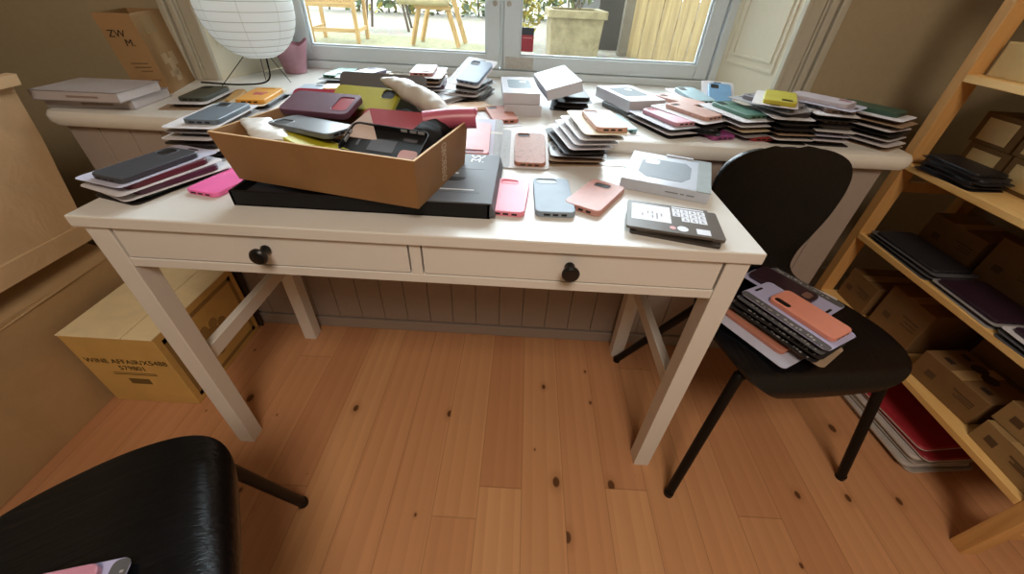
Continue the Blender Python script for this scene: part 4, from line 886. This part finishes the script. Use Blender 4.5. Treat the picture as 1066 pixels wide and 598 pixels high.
obj('pink_print', bm, M('#c65a6a', 0.5), t.children[1] if 'phone_case' in t.children[1].name else t.children[0])
package('pale blue case on a clear card behind the plum case in the tray', (-0.535, 0.79, SZ), R(8), CARDW, M('#a9b8c4', 0.3), cut=(0.018, 0.05, 0.026, 0.018))
package('white card in a clear pouch between the orange and the pale blue case', (-0.50, 0.585, SZ), R(-20), CARDW, None, rx=R(0), w_=0.08, l_=0.12, hang=False)
# green / purple group near the window
package('teal green case on grey cards close to the window', (-0.500, 1.03, SZ + PITCH), R(-3), CARDS, TEALG, off=(-0.01, 0.0), cut=(0.016, -0.045, 0.026, 0.03), strip=CARDG)
package('grey card lying under the teal green case', (-0.495, 1.01, SZ), R(-10), CARDS, DK[4], group=gl_, cut=None)
package('yellow-cream card, lowest under the purple grey case near the window', (-0.395, 1.0, SZ), R(-22), CARDC, M('#d9b070', 0.4), group=gl_, cut=None)
package('cream card in the middle under the purple grey case', (-0.39, 1.0, SZ + PITCH), R(-32), CARDC, M('#c9a878', 0.4), group=gl_, cut=None)
package('purple grey case on top of cream cards near the window', (-0.41, 0.995, SZ + 2*PITCH), R(-18), CARDS, M('#6e6a86', 0.35), cut=SQ)
package('flat peach card in front of the purple grey case', (-0.43, 0.88, SZ), R(-70), CARDC, M('#d9a35a', 0.35), cut=None)
# stack with rose case
z = stack('under the rose case', 'white carded cases in the pile with the rose case', -0.150, 0.885, SZ, R(4), 5, [CARDW, CARDB, CARDW], seed=4, above=1)
package('rose case on a white card, top of a pile below the left pane', (-0.15, 0.885, z), R(4), CARDW, M('#b0807a', 0.4), cut=(0.013, -0.05, 0.026, 0.013), off=(-0.014, 0.0))
package('white card laid flat in front of the rose case pile', (-0.17, 0.70, SZ), R(25), CARDW, M('#c9c6c2', 0.4), cut=None)
package('peach slip lying flat behind the right end of the tray', (-0.01, 0.70, SZ), R(-60), CARDC, M('#d8b79a', 0.4), cut=None)
# stack with silver blue case (leaning)
z = stack('under the silver blue case', 'carded cases in the pile with the silver blue case', -0.005, 0.845, SZ, R(-14), 4, [CARDS, CARDD, CARDW], seed=5, above=1)
package('silver blue case on a white card propped up below the window catch', (0.002, 0.855, z + 0.0255), R(-14), CARDW, M('#7587a0', 0.4, 0.5), rx=R(14), ry=R(4), off=(0.012, -0.012), cut=SQ, strip=CARDL)
package('white card slanting at the left of the silver blue pile', (-0.082, 0.755, SZ + PITCH + 0.0004), R(-30), CARDW, M('#8d8d90', 0.4), cut=None)
def white_box(loc, rz, label, w_=0.108, d_=0.235, h_=0.030, rx=0.0, ry=0.0, pic='#77838a', group='white retail boxes on the sill'):
    t = empty('white_retail_box', loc, rz, rx, ry); tag(t, label, 'box', group)
    bxo('box_body', (-w_/2, w_/2, -d_/2, d_/2, 0, h_), M('#c5c4cc', 0.35, 0.5, 0.02), t, bev=0.001)
    if pic:
        bm = bmesh.new(); loft(bm, [rr(w_*0.66, d_*0.52, 0.012, h_-0.0002, 5, 0, 0.01), rr(w_*0.66, d_*0.52, 0.012, h_+0.0006, 5, 0, 0.01)]); p_ = obj('picture', bm, M(pic, 0.55, 0.3), t)
        bm = bmesh.new(); loft(bm, [rr(0.022, 0.022, 0.005, h_+0.0004, 4, w_*0.12, d_*0.16), rr(0.022, 0.022, 0.005, h_+0.0010, 4, w_*0.12, d_*0.16)]); obj('camera_picture', bm, M('#cfd4d8', 0.3), p_)
    return t
white_box((0.166, 0.765, SZ), R(3), 'white retail box lying on the sill, under the one with the oval picture')
white_box((0.156, 0.775, SZ + 0.0303), R(5), 'white retail box with a grey oval picture on its lid, left of the tilted box')
gd = 'dark cards under the tilted white box'
for k in range(3): package(f'dark carded case under the tilted white box, {("lowest", "middle", "upper")[k]} of three', (0.318 + 0.004*k, 0.83, SZ + PITCH*k), R(-6 + 5*k), CARDD, DK[k], group=gd, cut=None)
white_box((0.277, 0.815, SZ + 0.051), R(9), 'blank white retail box tilted on the dark cards below the right pane', rx=R(1), ry=R(-15), pic=None)
package('peach case on a white card alone at the front of the sill', (0.098, 0.628, SZ), R(15), CARDW, M('#b57463', 0.5), cut=SQ, off=(0.012, 0.004), w_=0.105, l_=0.2, strip=None)
# grey case below the white box with phone picture
case_thing('grey case sticking out under the white box with the phone picture', M('#4f5557', 0.4), (0.500, 0.775, SZ), R(25), cut=None, l_=0.16, w_=0.09, t_=0.014)
white_box((0.510, 0.815, SZ + 0.0143), R(20), 'white retail box with a dark phone picture resting on a grey case', w_=0.125, d_=0.215, h_=0.032, pic='#5c656b')
# pile with pink case
gA = 'carded cases in the pile with the baby pink case'
z = stack('under the baby pink case', gA, 0.570, 0.608, SZ, R(22), 2, [CARDD, CARDW], seed=6, above=1)
package('baby pink case on a grey card, top of the pile right of the boxed case', (0.566, 0.605, z), R(24), CARDS, M('#d39fb0', 0.4, 0.45), strip=CARDL, off=(0.014, -0.004), cut=(-0.016, 0.054, 0.026, 0.024), hole=M('#c22745', 0.3))
# pile with tan case
gB = 'carded cases in the pile with the tan case'
package('white card with a magenta case, lowest of the pile below the tan case', (0.672, 0.595, SZ), R(18), CARDW, M('#8a3f72', 0.35), group=gB, cut=None, off=(0.014, -0.015))
package('black case jutting out to the right below the tan case', (0.682, 0.617, SZ + PITCH), R(-22), CARDD, M('#15161a', 0.35), group=gB, cut=None, off=(0.006, -0.012))
package('dark card directly below the tan case', (0.655, 0.63, SZ + 2*PITCH), R(30), CARDD, M('#23232a', 0.4), group=gB, cut=None)
package('tan marbled case on a white card, left of the sea green case', (0.640, 0.632, SZ + 3*PITCH), R(32), CARDW, marble_case('tan_case', '#b08478', '#c39c90', '#b88d80'), off=(0.014, -0.006), cut=(-0.016, 0.052, 0.028, 0.018), w_=0.105, rx=R(1))
gC = 'carded cases fanned out behind the tan case'
z = stack('under the peach pink case', gC, 0.655, 0.845, SZ, R(18), 2, [CARDW, CARDL], seed=8, above=1)
package('peach pink case fanned out behind the tan case', (0.668, 0.812, z), R(36), CARDW, M('#cba297', 0.45), cut=(-0.016, 0.052, 0.026, 0.022), off=(0.008, 0))
package('pale aqua case lying between the peach pink and the sky blue case', (0.745, 0.905, SZ + 2*PITCH), R(14), CARDW, M('#a3c0c8', 0.4), cut=SQ, rx=R(4), off=(0.006, 0))
stack('under the pale aqua case', gC, 0.745, 0.90, SZ, R(8), 2, [CARDW, CARDL], seed=18, above=1)
package('sky blue case on a white card propped up at the window corner', (0.838, 0.925, SZ + 0.030), R(-14), CARDW, M('#6d9cc4', 0.4), rx=R(16), cut=SQ, off=(0.004, -0.012))
# green pile
gD = 'carded cases in the pile with the sea green case'
package('white card with a red case, lowest of the pile with the sea green case', (0.795, 0.606, SZ), R(10), CARDW, M('#8a2b2b', 0.4), group=gD, cut=None, off=(0.010, -0.012))
package('dark card, fourth from the top of the sea green pile', (0.772, 0.615, SZ + PITCH), R(24), CARDS, DK[2], group=gD, cut=None)
package('white card, third from the top of the sea green pile', (0.772, 0.618, SZ + 2*PITCH), R(18), CARDC, DK[5], group=gD, cut=None)
package('white card, second from the top of the sea green pile', (0.768, 0.618, SZ + 3*PITCH), R(16), CARDW, DK[6], group=gD, cut=None)
package('sea green case on a white card beside the yellow one', (0.764, 0.618, SZ + 4*PITCH), R(18), CARDW, M('#4d7565', 0.42), off=(0.012, 0), cut=SQ, group=gD)
# two columns by the chair back
z = stack('under the lime yellow case', 'carded cases in the pile under the lime yellow case', 0.880, 0.612, SZ, R(4), 6, [CARDD, CARDW, CARDB, CARDD], seed=9, jit=0.008, jr=7, above=2)
package('grey curved card jutting out left below the lime yellow case', (0.850, 0.622, z), R(28), CARDS, M('#77757d', 0.4), cut=(-0.02, 0.06, 0.014, 0.01))
package('lime yellow ribbed case lying on a white card above the chair back', (0.862, 0.618, z + PITCH + 0.001), R(152), CARDW, M('#b3a93a', 0.45, 0.4, 0.1, 14), off=(-0.008, 0.008), cut=SQ, cw=0.078, cl=0.155, ry=R(0), ports=False)
z = stack('under the pale lilac case', 'carded cases in the pile under the pale lilac case', 0.995, 0.612, SZ, R(-6), 7, [CARDD, CARDW, CARDL, CARDW, CARDD], seed=11, jit=0.006, jr=6, above=1)
package('pale lilac case with a pink camera frame on the pile above the chair', (0.985, 0.622, z), R(-142), CARDL, M('#b5adb3', 0.4), cut=SQ, hole=M('#8a4a58', 0.4), off=(0, 0))
# right end pile
z = stack('at the right end of the sill', 'carded cases in the pile at the right end of the sill', 1.118, 0.600, SZ, R(30), 6, [CARDB, CARDW, CARDW, CARDD, CARDW], seed=12, jit=0.005, jr=5, lean=(-0.002, 0.0), above=1)
package('dark green case on a white card at the right end of the sill', (1.108, 0.603, z), R(34), CARDW, M('#2f4a3a', 0.4), cut=SQ, off=(0.014, 0))

# ------------------------------------------------------------------ things on the chair seats
ZC = 0.4535
gS = 'carded cases on the seat of the right chair'
LAV = M('#b3b2d6', 0.4, 0.4, 0.03)
package('white card with a salmon case, lowest at the left of the seat pile', (0.745, 0.105, ZC), R(30), CARDL, M('#b97a66', 0.4), group=gS, cut=None, w_=0.11, l_=0.205)
package('brown case in clear plastic, lowest in the middle of the seat pile', (0.805, 0.098, ZC + 0.001 + PITCH*0.9), R(36), CARDB, M('#6b4a40', 0.3), group=gS, cut=None, w_=0.105, l_=0.2)
for k in range(2): package(f'black edged card, {("fourth", "third")[k]} from the top of the seat pile', (0.790 + 0.005*k, 0.103 - 0.002*k, ZC + PITCH*(2 + k)), R(31 + k), CARDD, DK[k], group=gS, cut=None, strip=CARDD, w_=0.108, l_=0.205)
package('black case on a dark card, second from the top of the seat pile', (0.797, 0.103, ZC + PITCH*4), R(29), CARDD, DK[3], group=gS, cut=None, strip=CARDG, w_=0.108, l_=0.205)
package('bright salmon case on a lavender card, on top of the seat pile', (0.803, 0.103, ZC + PITCH*5), R(29), LAV, M('#d98c78', 0.42, 0.45, 0.03), strip=CARDG, off=(0.014, -0.018), cut=PILL, hole=DARK, w_=0.108, l_=0.205, cl=0.148, cw=0.072)
package('white card with a slanted hang hole under the dark plum case on the chair', (0.925, 0.235, ZC), R(-50), CARDW, M('#8a7a6a', 0.4), cut=None, w_=0.11, l_=0.15, cl=0.09, cw=0.05)
t = package('dark plum case on a grey and lavender card, rear of the chair seat', (0.892, 0.248, ZC + PITCH + 0.004), R(-148), LAV, M('#33202a', 0.3, 0.5), strip=CARDG, rx=R(0), ry=R(2), off=(0.012, -0.02), cut=(-0.012, 0.056, 0.03, 0.02), hole=M('#7a5a52', 0.3), w_=0.12, l_=0.205)
ZL = 0.4535
package('pink case on a lavender card with a dark strip on the near chair seat', (-0.330, -0.511, ZL + 0.001), R(195), LAV, M('#c88aa0', 0.4), strip=CARDG, cut=None, off=(0.012, -0.02))

# ------------------------------------------------------------------ shelf unit at the right
SX0, SX1, SY0, SY1 = 1.315, 1.612, -0.172, 0.645
sf = empty('wooden_shelf', (SX0, (SY0+SY1)/2, 0)); tag(sf, 'open pine shelf unit along the right wall', 'shelf')
def spart(name, b, mat, bev=0.0015):
    bm = bmesh.new(); box(bm, b[0]-SX0, b[1]-SX0, b[2]-(SY0+SY1)/2, b[3]-(SY0+SY1)/2, b[4], b[5]); return obj(name, bm, mat, sf, bev=bev)
for y0, y1 in ((SY0, SY0+0.032), (SY1-0.032, SY1)):
    spart('upright', (SX0, SX0+0.044, y0, y1, 0, 1.75), PINEV); spart('upright', (SX1-0.044, SX1, y0, y1, 0, 1.75), PINEV)
    for z0 in (0.08, 0.6, 1.2): spart('crosspiece', (SX0+0.044, SX1-0.044, y0+0.006, y1-0.006, z0, z0+0.03), PINEV)
SHZ = [0.217, 0.457, 0.693, 0.927, 1.4]
for z0 in SHZ: spart('shelf_board', (SX0-0.002, SX1-0.01, SY0+0.033, SY1-0.033, z0-0.018, z0), PINE)
KRAFTS = kraft_mat('shelf_cardboard_shaded', '#80623f')  # cardboard darkened to paint in the weaker light inside the shelf
KRAFTN = kraft_mat('shelf_cardboard_lit', '#9d8055')  # lighter copy for the near cartons, their stronger light put into the colour
def carton(name, label, x0, x1, y0, y1, z0, h, mat=KRAFTS, marks=None, rz=0.0, group='cartons on the pine shelf', tape=True, ovals=False):
    t = empty(name, ((x0+x1)/2, (y0+y1)/2, z0), rz); tag(t, label, 'carton', group); a, b = (x1-x0)/2, (y1-y0)/2
    bxo('carton_body', (-a, a, -b, b, 0.0003, h), mat, t, bev=0.002)
    if tape: bxo('tape', (-a-0.0006, a, -0.016, 0.016, h-0.0004, h+0.0008), M('#a88a5e', 0.35, 0.5), t)
    bm = bmesh.new()
    if marks:
        for (u, v, du, dv) in marks: box(bm, -a-0.0008, -a+0.0005, u*b*2-b, u*b*2-b+du, v*h, v*h+dv)
        obj('printed_marks', bm, M('#5c4429', 0.8), t)
    else: bm.free()
    if ovals:
        bm = bmesh.new()
        for q_ in (-0.017, 0.017): lathe(bm, [(0.0005, 0), (0.019, 0), (0.019, 0.0009), (0.0005, 0.0009)], 18, (q_*0.2 + 0.02, q_, h))
        for q_ in ((-0.03, 0.05), (-0.03, -0.05), (0.03, 0.06)): box(bm, q_[0]-0.008, q_[0]+0.008, q_[1]-0.012, q_[1]+0.012, h, h+0.0007)
        obj('oval_marks', bm, M('#33261a', 0.8), t)
    return t
MK = [(0.10, 0.62, 0.055, 0.004), (0.10, 0.54, 0.04, 0.003), (0.10, 0.46, 0.048, 0.003), (0.66, 0.36, 0.025, 0.018)]
# top shelf
carton('long_carton', 'pale long cardboard carton on the top visible shelf', 1.345, 1.56, 0.20, 0.596, SHZ[3], 0.075, kraft_mat('long_carton_card', '#cbb07c'), None)
# second shelf: flat dark packages and small labelled cartons behind
gX = 'dark tablet cases at the front of the shelf below the long carton'
for k, (y, a) in enumerate([(0.49, 4), (0.485, -2), (0.478, 6), (0.49, 1)]):
    package(f'black tablet case {ORD[3-k]} of four below the long carton', (1.362, y + 0.01, SHZ[2] + 0.0004 + 0.0105*k), R(a), CARDD, M(['#26262b', '#1b1a1e', '#2a2a31', '#17171b'][k], 0.4), group=gX, cut=None, w_=0.10, l_=0.175, cw=0.088, cl=0.155, ct=0.0085, off=(0, 0), hang=False, cat='tablet case package')
LBLK = M('#d2b47c', 0.6)
gY = 'small cartons with pale labels on the shelf below the long carton'; n_ = 0
for row in range(2):
    for col in range(4):
        y0 = 0.608 - 0.125*(col+1) - (0.0 if row else 0.012); n_ += 1
        lab = f'small labelled carton, {("lower", "upper")[row]} row, {("first", "second", "third", "fourth")[col]} from the far shelf end'
        t = carton('small_carton', lab, 1.425, 1.545, y0, y0 + 0.120, SHZ[2] + row*0.0765, 0.076, kraft_mat('dark_carton', '#745732') if n_ == 1 else bpy.data.materials['dark_carton'], None, group=gY, tape=False)
        bxo('label', (-0.0612, -0.0595, -0.040, 0.042, 0.010, 0.064), LBLK, t)
# third shelf: plum tablet sleeves, grey ones, cartons behind
gZ = 'tablet sleeves along the front of the middle shelf'
PL2 = M('#32202e', 0.35, 0.5)
for k in range(3): package(f'grey tablet sleeve {ORD[2-k]} of the far pile on the middle shelf', (1.385, 0.47 - 0.004*k, SHZ[1] + 0.0004 + 0.0105*k), R(2*k - 2), CARDG, M('#2b2b30', 0.4), group=gZ, cut=None, w_=0.13, l_=0.25, cw=0.115, cl=0.22, ct=0.0085, off=(0, 0), hang=False, cat='tablet case package')
for k in range(2): package(f'plum tablet sleeve, {("lower", "upper")[k]} of two in the middle of the shelf', (1.392, 0.245, SHZ[1] + 0.0004 + 0.0105*k), R(-3 + 3*k), CARDS, PL2, group=gZ, cut=None, w_=0.14, l_=0.19, cw=0.125, cl=0.17, ct=0.0085, off=(0, 0), hang=False, cat='tablet case package')
for k in range(3): package(f'plum tablet sleeve {ORD[2-k]} at the near end of the middle shelf', (1.385, 0.04, SHZ[1] + 0.0004 + 0.0105*k), R(2 - 2*k), [CARDG, CARDG, CARDW][k], PL2, group=gZ, cut=None, w_=0.14, l_=0.20, cw=0.122, cl=0.18, ct=0.0085, off=(0.006, 0), hang=False, cat='tablet case package')
for k, (y0, y1, h) in enumerate([(0.40, 0.58, 0.10), (0.22, 0.38, 0.13), (0.06, 0.20, 0.09), (-0.12, 0.04, 0.12)]):
    carton('brown_carton', f'brown carton at the back of the middle shelf, {("first", "second", "third", "fourth")[k]} from far end', 1.468, 1.59, y0, y1, SHZ[1], h, KRAFTS, MK)
# bottom shelf: printed cartons
carton('printed_carton', 'brown carton lying behind the chair seat, far end of the lowest shelf', 1.36, 1.58, 0.47, 0.595, SHZ[0], 0.11, KRAFTS, MK)
carton('printed_carton', 'brown carton standing beside the far one on the lowest shelf', 1.37, 1.58, 0.30, 0.45, SHZ[0], 0.15, KRAFTS, MK, R(3))
carton('printed_carton', 'small carton with round dark marks on the lowest shelf', 1.348, 1.47, 0.055, 0.235, SHZ[0], 0.085, KRAFTS, MK, R(5), ovals=True)
carton('printed_carton', 'brown carton behind the one with round marks', 1.49, 1.60, 0.08, 0.25, SHZ[0], 0.13, KRAFTS, MK)
carton('printed_carton', 'printed carton at the near end of the lowest shelf, lower one', 1.335, 1.48, -0.13, 0.02, SHZ[0], 0.065, KRAFTN, MK, R(-2))
carton('printed_carton', 'printed carton at the near end of the lowest shelf, upper one', 1.355, 1.50, -0.115, 0.035, SHZ[0] + 0.066, 0.065, KRAFTN, MK, R(3))
# red and white sleeves on the floor below the shelf
gR = 'laptop sleeves on the floor under the shelf'
RED = M('#8a2630', 0.45, 0.4); 
for k, (h, nm, dx, dy, a) in enumerate([('#8d8680', 'grey laptop sleeve, lowest', 0, 0, 6), ('#b0aaa6', 'pale laptop sleeve, second from the floor', -0.012, 0.008, 4), ('#7e766f', 'taupe laptop sleeve, third from the floor', 0.0, 0.01, 7), ('#b9b3b0', 'light grey laptop sleeve, fourth from the floor', -0.002, 0.014, 5), ('#8a2630', 'red laptop sleeve, second from the top', 0.012, 0.004, 6), ('#9b2a35', 'red laptop sleeve, topmost', 0.004, 0.03, 8)]):
    t = empty('laptop_sleeve', (1.425 + dx, 0.175 + dy, 0.0003 + 0.0142*k), R(a)); tag(t, nm + ' of the flat pile under the shelf', 'laptop sleeve', gR)
    bm = bmesh.new(); loft(bm, [rr(0.205, 0.268, 0.016, 0), rr(0.21, 0.275, 0.018, 0.004), rr(0.21, 0.275, 0.018, 0.010), rr(0.205, 0.268, 0.016, 0.0138)]); obj('sleeve_body', bm, M(h, 0.5, 0.35), t, smooth=True)
    bm = bmesh.new(); loft(bm, [rr(0.2125, 0.2775, 0.019, 0.0055), rr(0.2125, 0.2775, 0.019, 0.0085)]); obj('piping', bm, M('#c2b9b2', 0.5), t)
